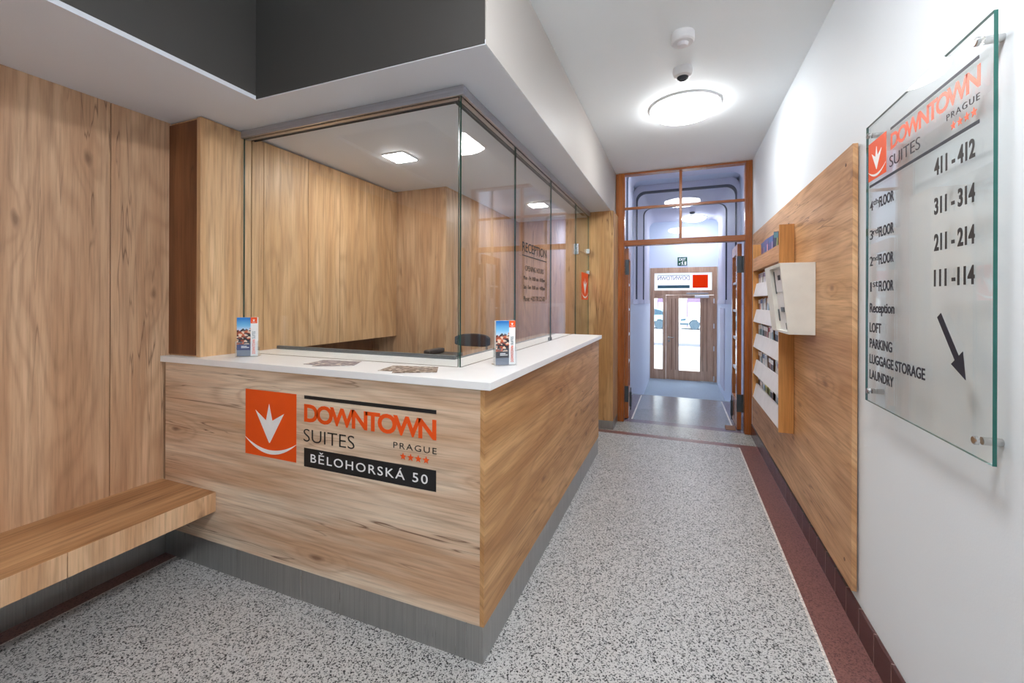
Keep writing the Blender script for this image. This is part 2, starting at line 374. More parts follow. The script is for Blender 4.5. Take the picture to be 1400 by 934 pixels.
def tag(o, label=None, cat=None, group=None, kind=None):
    if label: o['label'] = label
    if cat: o['category'] = cat
    if group: o['group'] = group
    if kind: o['kind'] = kind
    return o
def thing(name, label, cat, loc, group=None, kind=None):
    o = bpy.data.objects.new(name, None); COL.objects.link(o); o.location = loc; o['org'] = tuple(loc); o.empty_display_size = 0.05
    return tag(o, label, cat, group, kind)
def structure(name, mb, mat, label=None, cat=None, bevel=0.0, smooth=False):
    o = mb.build(name, mat, bevel=bevel, smooth=smooth); return tag(o, label, cat, None, 'structure')
def copy_tree(o, parent=None):
    c = o.copy(); COL.objects.link(c)
    if parent is not None: c.parent = parent
    for ch in list(o.children): copy_tree(ch, c)
    return c

class Fr:
    """a flat frame: a runs along ex, b along ey, h along the normal n"""
    def __init__(self, o, ex, ey, n): self.o, self.ex, self.ey, self.n = Vector(o), Vector(ex), Vector(ey), Vector(n)
    def __call__(self, a, b, h=0.0): return tuple(self.o + self.ex * a + self.ey * b + self.n * h)

def text_mesh(s, bold=0.0, spacing=1.0):
    cu = bpy.data.curves.new('lettering', 'FONT'); cu.body = s; cu.size = 1.0; cu.offset = bold; cu.space_character = spacing
    cu.resolution_u = 4
    o = bpy.data.objects.new('lettering', cu); COL.objects.link(o)
    dg = bpy.context.evaluated_depsgraph_get(); dg.update()
    me = bpy.data.meshes.new_from_object(o.evaluated_get(dg))
    bpy.data.objects.remove(o); bpy.data.curves.remove(cu)
    return me
def lettering(s, fr, a0, a1, b0, b1, mat, parent, name='lettering', bold=0.0, spacing=1.0, h0=0.0004, h1=0.0014, label=None):
    """flat raised lettering that fills the rectangle a0..a1, b0..b1 of the frame"""
    me = text_mesh(s, bold, spacing)
    bm = bmesh.new(); bm.from_mesh(me); bpy.data.meshes.remove(me)
    for f in bm.faces: f.smooth = False
    xs = [v.co.x for v in bm.verts]; ys = [v.co.y for v in bm.verts]
    x0, x1, y0, y1 = min(xs), max(xs), min(ys), max(ys)
    bmesh.ops.remove_doubles(bm, verts=bm.verts, dist=1e-5)
    r = bmesh.ops.extrude_face_region(bm, geom=bm.faces[:])
    up = {g for g in r['geom'] if isinstance(g, bmesh.types.BMVert)}
    org = Vector(parent['org'])
    for v in bm.verts:
        a = a0 + (v.co.x - x0) / (x1 - x0) * (a1 - a0); b = b0 + (v.co.y - y0) / (y1 - y0) * (b1 - b0)
        v.co = Vector(fr(a, b, h1 if v in up else h0)) - org
    bmesh.ops.recalc_face_normals(bm, faces=bm.faces)
    for f in bm.faces: f.smooth = False
    me = bpy.data.meshes.new(name); bm.to_mesh(me); bm.free(); me.materials.append(mat)
    o = bpy.data.objects.new(name, me); COL.objects.link(o); o.parent = parent; o['org'] = parent['org']
    if label: o['label'] = label
    return o
def plate(fr, a0, a1, b0, b1, mat, parent, name, h0=0.0003, h1=0.0012, label=None):
    return MB().prism([(a0, b0), (a1, b0), (a1, b1), (a0, b1)], lambda a, b, d: fr(a, b, d), h0, h1).build(name, mat, parent, label=label)
def emblem(fr, a0, a1, b0, b1, parent, mat, h0=0.0012, h1=0.002):
    """white three-pointed emblem with a crescent below, inside the rectangle"""
    U = lambda u, v: (a0 + (a1 - a0) * u, b1 - (b1 - b0) * v)
    fn = lambda a, b, d: fr(a, b, d)
    mb = MB()
    pts = [U(.208, .307), U(.42, .447), U(.48, .192), U(.544, .438), U(.77, .313), U(.497, .779), U(.482, .779)]
    for tri in ((0, 1, 6), (1, 2, 3), (3, 4, 5)):
        mb.prism([pts[i] for i in tri], fn, h0, h1)
    mb.prism([pts[1], pts[3], pts[5], pts[6]], fn, h0, h1)
    n = 18; outer = []; inner = []
    for i in range(n + 1):
        u = i / n; s = 1 - (2 * u - 1) ** 2
        outer.append(U(u, .744 + .205 * s)); inner.append(U(u, .738 + .150 * s))
    for i in range(n):
        mb.prism([outer[i], outer[i + 1], inner[i + 1], inner[i]], fn, h0, h1)
    return mb.build('logo_emblem', mat, parent, label='white emblem')
def star_row(fr, a0, a1, bc, r, mat, parent, n=4):
    for k in range(n):
        ca = a0 + r + (a1 - a0 - 2 * r) * k / (n - 1); poly = []
        for i in range(10):
            q = r if i % 2 == 0 else r * 0.42; an = math.pi / 2 + i * math.pi / 5
            poly.append((ca + q * math.cos(an), bc + q * math.sin(an)))
        MB().prism(poly, lambda a, b, d: fr(a, b, d), 0.0004, 0.0014).build('star', mat, parent)

# ------------------------------------------------------------------ room shell
XL, XR, YB = -2.67, 0.712, -3.6
ZS, ZC = 2.395, 2.90
structure('floor', MB().box(-2.545, 0.533, YB, 4.578, -0.1, 0), M['terrazzo'], 'grey terrazzo floor with dark chips', 'floor')
structure('trim_1', MB().box(0.533, 0.545, YB, 4.578, -0.1, 0), M['terrazzo_line'], 'thin white line along the right edge of the terrazzo', 'floor edging')
structure('trim_2', MB().box(0.545, XR, YB, 4.675, -0.1, 0), M['terrazzo_red'], 'oxblood floor border along the right wall', 'floor border')
structure('trim_3', MB().box(-2.555, -2.545, YB, 1.54, -0.1, 0), M['terrazzo_line'], 'thin white line along the floor under the bench', 'floor edging')
structure('trim_4', MB().box(XL - 0.02, -2.555, YB, 1.54, -0.1, 0), M['terrazzo_red'], 'dark red floor border below the bench', 'floor border')
structure('trim_5', MB().box(-2.0, 0.545, 4.578, 4.675, -0.1, 0), M['terrazzo_red'], 'oxblood floor band before the inner doorway', 'floor border')
structure('floor_threshold', MB().box(-0.95, XR, 4.675, 5.09, -0.1, 0), M['terrazzo_sill'], 'grey terrazzo threshold before the inner doorway', 'floor')
structure('trim_6', MB().box(-0.80, 0.85, 5.09, 5.22, -0.1, 0), M['stone_purple'], 'purple stone band under the inner doorway', 'floor border')
structure('floor_landing', MB().box(-0.515, 0.545, 5.22, 6.6, -0.1, 0), M['stone'], 'polished grey stone landing behind the inner doorway', 'floor')
structure('trim_7', MB().box(-0.533, -0.515, 5.22, 6.6, -0.1, 0).box(0.545, 0.563, 5.22, 6.6, -0.1, 0), M['terrazzo_line'], 'pale lines along both sides of the landing', 'floor edging')
structure('trim_8', MB().box(-0.66, -0.533, 5.22, 6.6, -0.1, 0).box(0.563, 0.80, 5.22, 6.6, -0.1, 0), M['stone_purple'], 'purple stone borders of the landing', 'floor border')
structure('floor_steps', MB().box(-0.66, 0.80, 6.6, 6.66, -0.45, 0).box(-0.66, 0.80, 6.66, 6.96, -0.45, -0.15).box(-0.66, 0.80, 6.96, 7.26, -0.45, -0.30), M['stone'], 'stone steps down to the street door', 'steps')
structure('floor_entrance', MB().box(-0.66, 0.80, 6.6, 10.85, -0.55, -0.45), M['mat_floor'], 'pale blue-grey entrance mat floor inside the street door', 'floor')
structure('floor_reception', MB().box(-2.9, -0.80, 1.55, 4.578, -0.1, -0.002), M['terrazzo_sill'], 'floor behind the reception counter', 'floor')

structure('wall_left', MB().box(-2.95, -2.69, YB, 5.3, -0.1, 3.5), M['wall'], 'left wall behind the oak cladding', 'wall')
structure('wall_right', MB().box(XR, 0.95, YB, 5.05, -0.1, 3.5), M['wall'], 'white plastered right wall', 'wall')
structure('wall_back', MB().box(-2.95, 0.95, YB - 0.2, YB, -0.1, 3.5), M['wall'], 'white wall behind the camera', 'wall')
structure('ceiling', MB().box(-2.95, 0.95, YB, 5.06, ZC, 3.5), M['ceil'], 'white corridor ceiling', 'ceiling')
# bulkhead: soffit underside, dark recess faces, taupe corridor face
structure('ceiling_soffit', MB().box(-2.69, -1.958, YB, 1.482, ZS, ZS + 0.02).box(-2.69, -0.702, 1.482, 5.09, ZS, ZS + 0.02), M['soffit'], 'lowered white soffit over bench and reception', 'ceiling')
structure('wall_recess_left', MB().box(-2.2, -1.96, YB, 1.6, ZS + 0.004, ZC), M['dark_paint'], 'dark grey side face of the ceiling recess over the bench', 'bulkhead')
structure('wall_recess_front', MB().box(-1.96, -0.704, 1.48, 1.7, ZS + 0.004, ZC), M['dark_paint'], 'dark grey front face of the bulkhead over the counter', 'bulkhead')
structure('wall_bulkhead_right', MB().box(-0.90, -0.70, 1.484, 5.09, ZS + 0.002, ZC), M['taupe'], 'taupe side face of the bulkhead along the corridor', 'bulkhead')

# skirting tiles
structure('baseboard_right', MB().box(0.700, XR, YB, 5.05, 0, 0.122), M['tiles'], 'oxblood tiled skirting along the right wall', 'skirting')
structure('baseboard_left', MB().box(XL - 0.015, -2.645, YB, 1.494, 0, 0.32), M['steel'], 'brushed steel plinth under the bench', 'skirting')

# left cladding boards
def board(name, x0, x1, y0, y1, z0, z1, mat, label, cat='wall panel', group=None, bevel=0.0015):
    return tag(MB().box(x0, x1, y0, y1, z0, z1).build(name, mat, bevel=bevel), label, cat, group)
board('wall_panel', -2.69, XL, 0.02, 1.2335, 0.40, ZS, M['oak_wall'], 'wide oak wall panel above the bench, left of the joint', group=None)
board('wall_panel', -2.69, XL, 1.2365, 1.505, 0.40, ZS, M['oak_wall_b'], 'narrow oak wall panel above the bench, beside the counter')
board('wall_panel', -2.69, XL, -1.25, 0.017, 0.40, ZS, M['oak_wall_b'], 'oak wall panel above the bench, out at the left edge')

# reception back walls
structure('wall_reception_back', MB().box(-2.70, -1.89, 3.20, 3.30, 0, ZS), M['oak_back'], 'oak-clad wall at the end of the wall cabinets', 'wall')
structure('wall_reception_side', MB().box(-2.0, -1.885, 3.204, 5.05, 0, ZS), M['oak_back'], 'oak-clad wall behind the reception desk', 'wall')
structure('wall_reception_end', MB().box(-1.885, -0.90, 4.98, 5.06, 0, ZS), M['oak_wall_b'], 'oak-clad end wall of the reception room', 'wall')
structure('wall_niche', MB().box(-2.69, -2.672, 1.50, 3.20, 0, 1.12), M['oak_dark'], 'dark oak wall in the niche below the cabinets', 'wall')
pil = structure('wall_pillar', MB().box(-0.965, -0.672, 4.70, 5.06, 0.092, ZS), M['oak_pillar'], 'oak-clad pillar between the glass door and the inner doorway', 'pillar', bevel=0.002)
structure('baseboard_pillar', MB().box(-0.967, -0.670, 4.697, 5.06, 0, 0.092), M['steel'], 'steel plinth at the foot of the oak pillar', 'skirting')

# tall side panel standing on the counter, then the wall cabinets
t = thing('cabinet_end_panel', 'tall oak cabinet end standing on the counter beside the bench wall', 'cabinet', (-2.535, 1.63, 1.092))
MB().box(XL, -2.402, 1.506, 1.786, 1.092, ZS - 0.004).build('carcass', M['oak_cab'], t, bevel=0.001)
MB().box(XL, -2.43, 1.498, 1.506, 1.10, ZS - 0.016).build('side_panel', M['oak_dark'], t, label='dark oak side panel with shade in its tone')  # shade on this face is put into the darker oak colour
MB().box(-2.43, -2.400, 1.496, 1.786, 1.092, ZS - 0.006).build('front_panel', M['oak_cab'], t, bevel=0.001)
for i, (y0, y1, lab) in enumerate(((1.792, 1.868, 'narrow oak filler cabinet beside the glass track'), (1.871, 2.207, 'oak wall cabinet, first of three from the counter'), (2.210, 2.502, 'oak wall cabinet, middle of three'), (2.505, 3.196, 'widest oak wall cabinet, beside the back wall'))):
    t = thing('wall_cabinet', lab, 'cabinet', (-2.53, (y0 + y1) / 2, 1.085), 'oak wall cabinets behind the counter')
    MB().box(-2.66, -2.422, y0, y1, 1.086, ZS - 0.008).build('carcass', M['oak_cab'], t)
    MB().box(-2.42, -2.40, y0, y1, 1.083, ZS - 0.012).build('cabinet_door', M['oak_cab_b'] if i % 2 else M['oak_cab'], t, bevel=0.0012)

# ------------------------------------------------------------------ reception counter
FC = Fr((0, 1.468, 0), (1, 0, 0), (0, 0, 1), (0, -1, 0))
ct = thing('reception_counter', 'L-shaped oak reception counter with white top and steel plinth', 'counter', (-1.68, 1.7, 0))
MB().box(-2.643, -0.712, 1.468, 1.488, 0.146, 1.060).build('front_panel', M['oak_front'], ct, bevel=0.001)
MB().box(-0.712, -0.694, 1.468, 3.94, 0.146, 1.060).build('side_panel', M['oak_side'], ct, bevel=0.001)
MB().box(-2.643, -0.698, 1.472, 1.492, 0.0, 0.146).box(-0.718, -0.698, 1.492, 3.935, 0.0, 0.146).build('plinth', M['steel'], ct)
top_poly = [(-2.668, 1.455), (-0.664, 1.455), (-0.664, 3.925), (-1.10, 3.925), (-1.10, 1.955), (-2.668, 1.955)]
MB().prism(top_poly, lambda a, b, d: (a, b, d), 1.060, 1.092).build('countertop', M['solid_white'], ct, bevel=0.002, seg=3)
MB().box(-0.735, -0.712, 3.905, 3.94, 0.0, 1.06).box(-1.10, -0.735, 3.905, 3.94, 0.0, 1.06).build('end_panel', M['oak_side'], ct)
tag(MB().box(-2.395, -1.10, 1.958, 1.975, 1.032, 1.112).box(-1.122, -1.104, 1.975, 3.92, 1.032, 1.096).build('edge_strip', M['grey_dark'], bevel=0.003), 'dark grey strip standing along the inner edge of the counter', 'edging')
# printed sign on the counter front
sq = plate(FC, -2.006, -1.665, 0.641, 0.961, M['orange'], ct, 'logo_square', label='orange logo square')
emblem(FC, -2.006, -1.665, 0.641, 0.961, sq, M['white_print'])
plate(FC, -1.616, -0.907, 0.945, 0.961, M['black'], ct, 'logo_line', label='thin black line')
lettering('DOWNTOWN', FC, -1.617, -0.907, 0.838, 0.922, M['orange'], ct, bold=0.032, spacing=0.79, h1=0.0009, label='orange capital lettering')
lettering('SUITES', FC, -1.619, -1.322, 0.748, 0.806, M['black'], ct, bold=-0.012, label='thin black lettering')
lettering('PRAGUE', FC, -1.115, -0.905, 0.783, 0.808, M['black'], ct, bold=-0.008, spacing=1.25, label='small thin black lettering')
star_row(FC, -1.083, -0.938, 0.753, 0.0165, M['orange'], ct)
bp = plate(FC, -1.616, -0.907, 0.632, 0.718, M['black'], ct, 'address_plate', label='black address plate')
lettering('BĚLOHORSKÁ 50', FC, -1.575, -0.946, 0.656, 0.708, M['white_print'], bp, spacing=1.22, bold=0.004, h0=0.001, h1=0.002, label='white lettering')

# ------------------------------------------------------------------ bench
bt = thing('bench', 'long wall-hung oak bench along the left wall', 'bench', (-2.43, 0.3, 0.31))
MB().box(-2.69, -2.226, -1.25, 1.467, 0.392, 0.410).build('seat', M['oak_seat'], bt, bevel=0.001)
for y0, y1 in ((-1.25, 0.0), (0.001, 0.897), (0.899, 1.467)):
    MB().box(-2.246, -2.224, y0, y1, 0.310, 0.4085).build('fascia', M['oak_fascia'], bt, bevel=0.001)
MB().box(-2.69, -2.246, -1.25, 1.467, 0.310, 0.392).build('frame', M['oak_seat'], bt)

# ------------------------------------------------------------------ glazing above the counter
GX, GY, GZ0, GZ1 = -0.945, 1.737, 1.0925, 2.352
def pane(name, x0, x1, y0, y1, z0, z1, label, cat='glass panel', group=None, parent=None, mat='glass', edge='glass_edge_dark'):
    mb = MB(); ax = min((x1 - x0, 0), (y1 - y0, 1), (z1 - z0, 2))[1]
    mb.box(x0, x1, y0, y1, z0, z1)
    for i, f in enumerate(mb.f):
        n = (Vector(mb.v[f[1]]) - Vector(mb.v[f[0]])).cross(Vector(mb.v[f[2]]) - Vector(mb.v[f[1]])).normalized()
        mb.mi[i] = 0 if abs(n[ax]) > 0.9 else 1
    o = mb.build(name, [M[mat], M[edge]], parent)
    if label and parent is None: tag(o, label, cat, group)
    elif label: o['label'] = label
    return o
pane('glass_screen', -2.392, GX - 0.012, GY - 0.005, GY + 0.005, GZ0, GZ1, 'wide clear glass panel above the front of the counter')
pane('glass_screen', GX - 0.004, GX + 0.004, GY - 0.004, 2.426, GZ0, GZ1, 'clear glass panel on the corridor side, nearest the counter corner', group='sliding glass panels along the corridor')
t2 = thing('glass_screen', 'glass panel on the corridor side with the opening hours', 'glass panel', (GX, 2.8, GZ0), 'sliding glass panels along the corridor')
pane('pane', GX - 0.005, GX + 0.005, 2.432, 3.205, GZ0, GZ1, None, parent=t2)
pane('glass_screen', GX - 0.005, GX + 0.005, 3.211, 4.055, GZ0, GZ1, 'clear glass panel on the corridor side, beside the glass door', group='sliding glass panels along the corridor')
FG = Fr((GX + 0.005, 0, 0), (0, 1, 0), (0, 0, 1), (1, 0, 0))
K = M['black']
lettering('RECEPTION', FG, 2.548, 3.074, 1.724, 1.787, K, t2, bold=0.004, label='large black lettering')
plate(FG, 2.548, 3.074, 1.695, 1.702, K, t2, 'underline')
lettering('OPENING HOURS', FG, 2.603, 3.001, 1.601, 1.636, K, t2)
lettering('Mon - Fri  8:00 am - 8:00pm', FG, 2.572, 3.038, 1.534, 1.568, K, t2)
lettering('Sat - Sun  8:00 am - 4:00pm', FG, 2.572, 3.038, 1.474, 1.508, K, t2)
lettering('Phone: +420 770 522 603', FG, 2.573, 3.040, 1.400, 1.434, K, t2)
# track
tr = thing('glass_track', 'silver aluminium track holding the glass above the counter', 'track', (GX, GY, 2.35))
MB().box(-2.398, GX + 0.02, GY - 0.018, GY + 0.03, 2.352, ZS - 0.001).build('front_profile', M['alu'], tr, bevel=0.001)
MB().box(GX - 0.03, GX + 0.018, GY + 0.03, 4.70, 2.352, ZS - 0.001).build('side_profile', M['alu'], tr, bevel=0.001)
MB().box(-2.398, GX - 0.03, GY + 0.030, GY + 0.036, 2.36, ZS - 0.001).box(-2.398, GX - 0.03, GY + 0.048, GY + 0.054, 2.36, ZS - 0.001).box(-2.398, GX - 0.03, GY + 0.066, GY + 0.07, 2.36, ZS - 0.001).build('runner', M['hinge'], tr)
MB().box(GX - 0.036, GX - 0.030, GY + 0.03, 4.70, 2.36, ZS - 0.001).box(GX - 0.054, GX - 0.048, GY + 0.03, 4.70, 2.36, ZS - 0.001).box(GX - 0.07, GX - 0.066, GY + 0.03, 4.70, 2.36, ZS - 0.001).build('runner', M['hinge'], tr)
# small clips at the foot of the glass
tag(MB().box(-2.412, -2.392, 1.725, 1.75, 1.092, 1.125).build('glass_clip', M['white_plastic'], bevel=0.003), 'small white clip at the left foot of the front glass', 'clip')
tag(MB().box(-0.96, -0.938, 3.19, 3.225, 1.092, 1.118).build('glass_clip', M['hinge'], bevel=0.003), 'small dark clip at the foot of the side glass', 'clip')
# door
dg_ = thing('glass_door', 'frameless glass door with orange emblem beside the oak pillar', 'door', (GX, 4.38, 0))
pane('pane', GX - 0.005, GX + 0.005, 4.065, 4.695, 0.02, 2.345, None, parent=dg_, mat='glass_door', edge='glass_edge')
FD = Fr((GX + 0.005, 0, 0), (0, 1, 0), (0, 0, 1), (1, 0, 0))
s2 = plate(FD, 4.317, 4.655, 1.42, 1.705, M['orange'], dg_, 'logo_square', label='orange logo square')
emblem(FD, 4.317, 4.655, 1.42, 1.705, s2, M['white_print'])
MB().box(GX - 0.02, GX + 0.028, 4.067, 4.135, 1.862, 1.965).build('lock_case', M['chrome'], dg_, bevel=0.003)
MB().box(GX + 0.004, GX + 0.016, 4.14, 4.66, 1.905, 1.913).build('closer_rod', M['chrome'], dg_)
MB().box(GX - 0.012, GX + 0.022, 4.64, 4.70, 1.93, 1.98).build('hinge', M['chrome'], dg_, bevel=0.002)
MB().box(GX - 0.012, GX + 0.022, 4.64, 4.70, 1.69, 1.74).build('hinge', M['chrome'], dg_, bevel=0.002)

# ------------------------------------------------------------------ things on the counter
def leaflet_holder(name, label, x, y, ang, pic):
    t = bpy.data.objects.new(name, None); COL.objects.link(t); t['org'] = (0.0, 0.0, 0.0); t.empty_display_size = 0.05
    tag(t, label, 'leaflet holder')
    W = 0.108
    mb = MB().box(-W / 2, W / 2, -0.026, -0.024, 0.0, 0.085).box(-W / 2, W / 2, 0.012, 0.014, 0.0, 0.185).box(-W / 2, -W / 2 + 0.002, -0.026, 0.014, 0.0, 0.085).box(W / 2 - 0.002, W / 2, -0.026, 0.014, 0.0, 0.085).box(-W / 2, W / 2, -0.026, 0.05, 0.0, 0.002)
    mb.build('holder', M['acrylic'], t, label='clear acrylic stand')
    lf = MB().box(-0.049, 0.049, -0.016, 0.006, 0.003, 0.214).build('leaflet_stack', M['white_print'], t)
    fr = Fr((0, -0.016, 0.003), (1, 0, 0), (0, 0, 1), (0, -1, 0))
    # the picture keeps its own local origin so the print starts at the foot of the leaflet
    p = MB().box(-0.049, 0.017, -0.0168, -0.016, 0.003, 0.214).build('cover_picture', pic, lf)
    s = MB().box(0.017, 0.049, -0.0168, -0.016, 0.182, 0.214).build('logo_square', M['orange'], lf)
    f2 = Fr((0, -0.0168, 0.003), (0, 0, 1), (-1, 0, 0), (0, -1, 0))
    lettering('DOWNTOWN', f2, 0.012, 0.09, -0.040, -0.026, M['orange'], lf, bold=0.01, h0=-0.0002, h1=0.0003)
    lettering('SUITES', f2, 0.095, 0.135, -0.040, -0.026, M['teal_film'], lf, h0=-0.0002, h1=0.0003)
    ff = Fr((0, -0.0168, 0.003), (1, 0, 0), (0, 0, 1), (0, -1, 0))
    e = emblem(ff, 0.021, 0.045, 0.182, 0.209, lf, M['white_print'], -0.0002, 0.0004)
    for b0, wd in ((0.052, 0.034), (0.045, 0.048)):
        plate(ff, -0.028, -0.028 + wd * 0.8, b0, b0 + 0.004, M['white_print'], lf, 'caption_line', -0.0002, 0.0003)
    t.location = (x, y, 1.0925); t.rotation_euler = (0, 0, R(ang)); return t
leaflet_holder('leaflet_holder', 'clear leaflet holder with town-picture leaflet beside the cabinet end', -2.205, 1.625, 38, M['picture_b'])
leaflet_holder('leaflet_holder', 'clear leaflet holder with town-picture leaflet near the counter corner', -0.785, 1.885, 41, M['picture'])
def flyer(x, y, ang, z, wd, dp, mat, label, group):
    o = MB().box(-wd / 2, wd / 2, -dp / 2, dp / 2, 0, 0.0012).build('flyer', mat)
    o.location = (x, y, z); o.rotation_euler = (0, 0, R(ang)); return tag(o, label, 'flyer', group)
flyer(-1.60, 1.615, 8, 1.0922, 0.20, 0.15, M['flyer_grey'], 'grey-mauve flyer lying under another, left pile on the counter', 'flyers on the counter')
flyer(-1.545, 1.60, 27, 1.0936, 0.19, 0.14, M['flyer_grey'], 'grey-mauve flyer on top of the left pile on the counter', 'flyers on the counter')
flyer(-1.145, 1.605, 12, 1.0922, 0.21, 0.15, M['flyer_brown'], 'brown flyer lying under another, right pile on the counter', 'flyers on the counter')
flyer(-1.085, 1.585, 29, 1.0936, 0.19, 0.14, M['flyer_brown'], 'brown flyer on top of the right pile on the counter', 'flyers on the counter')
# telephone on the inner edge and a stool behind
ph = thing('telephone', 'black desk telephone behind the counter corner', 'telephone', (-1.26, 2.12, 1.03))
MB().prism([(2.02, 1.03), (2.20, 1.03), (2.20, 1.10), (2.04, 1.07)], lambda a, b, d: (d, a, b), -1.36, -1.18).build('body', M['black_plastic'], ph, bevel=0.006)
MB().box(-1.35, -1.30, 2.04, 2.20, 1.095, 1.122).build('handset', M['black_plastic'], ph, bevel=0.01)
sk = thing('reception_shelf', 'grey desk shelf along the inside of the counter', 'shelf', (-1.7, 2.1, 1.0))
MB().box(-2.39, -1.125, 1.976, 2.22, 1.005, 1.03).build('board', M['grey_dark'], sk, bevel=0.002)
for x in (-2.39, -1.6):
    MB().box(x, x + 0.02, 1.976, 2.2, 0, 1.005).build('support', M['grey_dark'], sk)
st = thing('reception_stool', 'tall stool with dark grey curved backrest behind the glass', 'stool', (-1.50, 2.75, 0))
mb = MB(); n = 10
prof = []
for i in range(n + 1):
    u = -1 + 2 * i / n; prof.append((u * 0.15, 0.045 * u * u))
outer = [(-1.465 + p[0], 2.93 - p[1]) for p in prof]; inner = [(-1.465 + p[0] * 0.94, 2.93 - p[1] - 0.028) for p in prof]
def zlim(i): u = abs(-1 + 2 * i / n); return 1.052 + 0.018 * u ** 4, 1.150 - 0.012 * u ** 2 - 0.012 * u ** 6
for i in range(n):
    (a0, a1), (b0, b1) = zlim(i), zlim(i + 1)
    v = [(*outer[i], a0), (*outer[i + 1], b0), (*outer[i + 1], b1), (*outer[i], a1), (*inner[i], a0), (*inner[i + 1], b0), (*inner[i + 1], b1), (*inner[i], a1)]
    fs = [(0, 1, 2, 3), (5, 4, 7, 6), (0, 4, 5, 1), (3, 2, 6, 7)]
    if i == 0: fs.append((0, 3, 7, 4))
    if i == n - 1: fs.append((1, 5, 6, 2))
    mb.add(v, fs)
mb.build('backrest', M['fabric_dark'], st, bevel=0.006, smooth=True)
MB().lathe([(0.0, 0.71), (0.18, 0.71), (0.20, 0.73), (0.19, 0.77), (0.0, 0.78)], (-1.465, 2.74, 0)).build('seat', M['fabric_dark'], st, smooth=True)
for sx in (-0.11, 0.11):
    MB().tube([(-1.465 + sx, 2.82, 0.72), (-1.465 + sx, 2.91, 0.80), (-1.465 + sx, 2.915, 0.95), (-1.465 + sx, 2.895, 1.07)], 0.009).build('back_support', M['chrome'], st, smooth=True)
MB().cyl((-1.465, 2.74, 0.03), 'Z', 0.025, 0.69).build('column', M['chrome'], st, smooth=True)
MB().lathe([(0.0, 0.0), (0.21, 0.0), (0.21, 0.012), (0.03, 0.035), (0.0, 0.035)], (-1.465, 2.74, 0)).build('base', M['chrome'], st, smooth=True)

# ------------------------------------------------------------------ ceiling fittings
def ceiling_light(x, y, z, r, mat, label):
    t = thing('ceiling_light', label, 'lamp', (x, y, z))
    MB().lathe([(0.0, 0.0), (r, 0.0), (r, -0.015), (r * 0.97, -0.018), (0.0, -0.018)], (x, y, z), seg=56).build('base_ring', M['white_plastic'], t, smooth=True)
    pr = [(0.0, -0.0185), (r * 0.97, -0.0185)] + [(r * 0.97 * math.cos(a), -0.0185 - 0.075 * math.sin(a)) for a in [math.pi / 2 * k / 10 for k in range(1, 10)]] + [(0.0, -0.0935)]
    MB().lathe(pr, (x, y, z), seg=56).build('diffuser', mat, t, smooth=True)
    return t
ceiling_light(0.03, 3.50, ZC, 0.255, M['lamp_main'], 'round white ceiling light in the corridor')
ceiling_light(0.03, 0.90, ZC, 0.255, M['lamp_entry'], 'round white ceiling light above the entry, out of frame')
ceiling_light(0.03, -1.75, ZC, 0.255, M['lamp_entry'], 'round white ceiling light added far behind the entry, out of frame')  # added lamp, brightens the counter front from behind
ceiling_light(0.07, 5.55, 3.34, 0.26, M['lamp_vest'], 'round ceiling light added just behind the inner doorway, hidden by its head')  # unseen lamp added to light the vestibule floor and walls
ceiling_light(0.28, 10.05, 3.25, 0.26, M['lamp_vest'], 'round ceiling light in the vestibule before the street door')
for x, y, lab in ((-1.80, 2.43, 'square downlight over the wall cabinets'), (-1.36, 4.15, 'square downlight at the far end of the reception')):
    t = thing('downlight', lab, 'lamp', (x, y, ZS), 'square downlights in the reception soffit')
    MB().box(x - 0.09, x + 0.09, y - 0.09, y + 0.09, ZS - 0.006, ZS).build('frame', M['white_plastic'], t, bevel=0.002)
    MB().box(x - 0.08, x + 0.08, y - 0.08, y + 0.08, ZS - 0.009, ZS - 0.006).build('diffuser', M['lamp_spot'], t)
t = thing('motion_sensor', 'round white motion sensor on the corridor ceiling', 'sensor', (0.012, 2.55, ZC))
MB().lathe([(0.0, 0.0), (0.062, 0.0), (0.062, -0.045), (0.054, -0.052), (0.0, -0.052)], (0.012, 2.55, ZC)).build('housing', M['white_plastic'], t, smooth=True)
MB().lathe([(0.030, -0.050), (0.030, -0.056), (0.022, -0.068), (0.0, -0.073)], (0.012, 2.55, ZC)).build('lens', M['shelf_white'], t, smooth=True)
t = thing('dome_camera', 'small white dome camera with dark lens on the corridor ceiling', 'camera', (0.014, 2.93, ZC))
MB().lathe([(0.0, 0.0), (0.058, 0.0), (0.060, -0.02), (0.052, -0.048), (0.036, -0.056), (0.0, -0.056)], (0.014, 2.93, ZC)).build('housing', M['white_plastic'], t, smooth=True)
MB().lathe([(0.036, -0.055), (0.033, -0.066), (0.020, -0.078), (0.0, -0.083)], (0.014, 2.93, ZC)).build('lens', M['lens'], t, smooth=True, label='dark lens dome')

# ------------------------------------------------------------------ inner doorway
d1 = thing('door_1', 'varnished wooden doorway with glazed transom and two open leaves', 'doorway', (0.02, 5.1, 0), kind='structure')
DY0, DY1, DT = 5.06, 5.16, 2.897
MB().box(-0.672, -0.600, DY0, DY1, 0, DT).box(-0.699, -0.672, DY0 + 0.012, DY1, ZS, DT).build('jamb', M['varnish'], d1, bevel=0.004)
MB().box(0.644, 0.711, DY0, DY1, 0, DT).build('jamb', M['varnish'], d1, bevel=0.004)
MB().box(-0.600, 0.644, DY0, DY1, DT - 0.022, DT).build('head', M['varnish_h'], d1, bevel=0.003)
MB().box(-0.600, 0.644, DY0 - 0.006, DY1, 2.050, 2.112).build('transom_bar', M['varnish_h'], d1, bevel=0.005)
MB().box(-0.600, 0.644, DY0 + 0.03, DY1 - 0.03, 2.476, 2.503).build('glazing_bar', M['varnish_h'], d1, bevel=0.004)
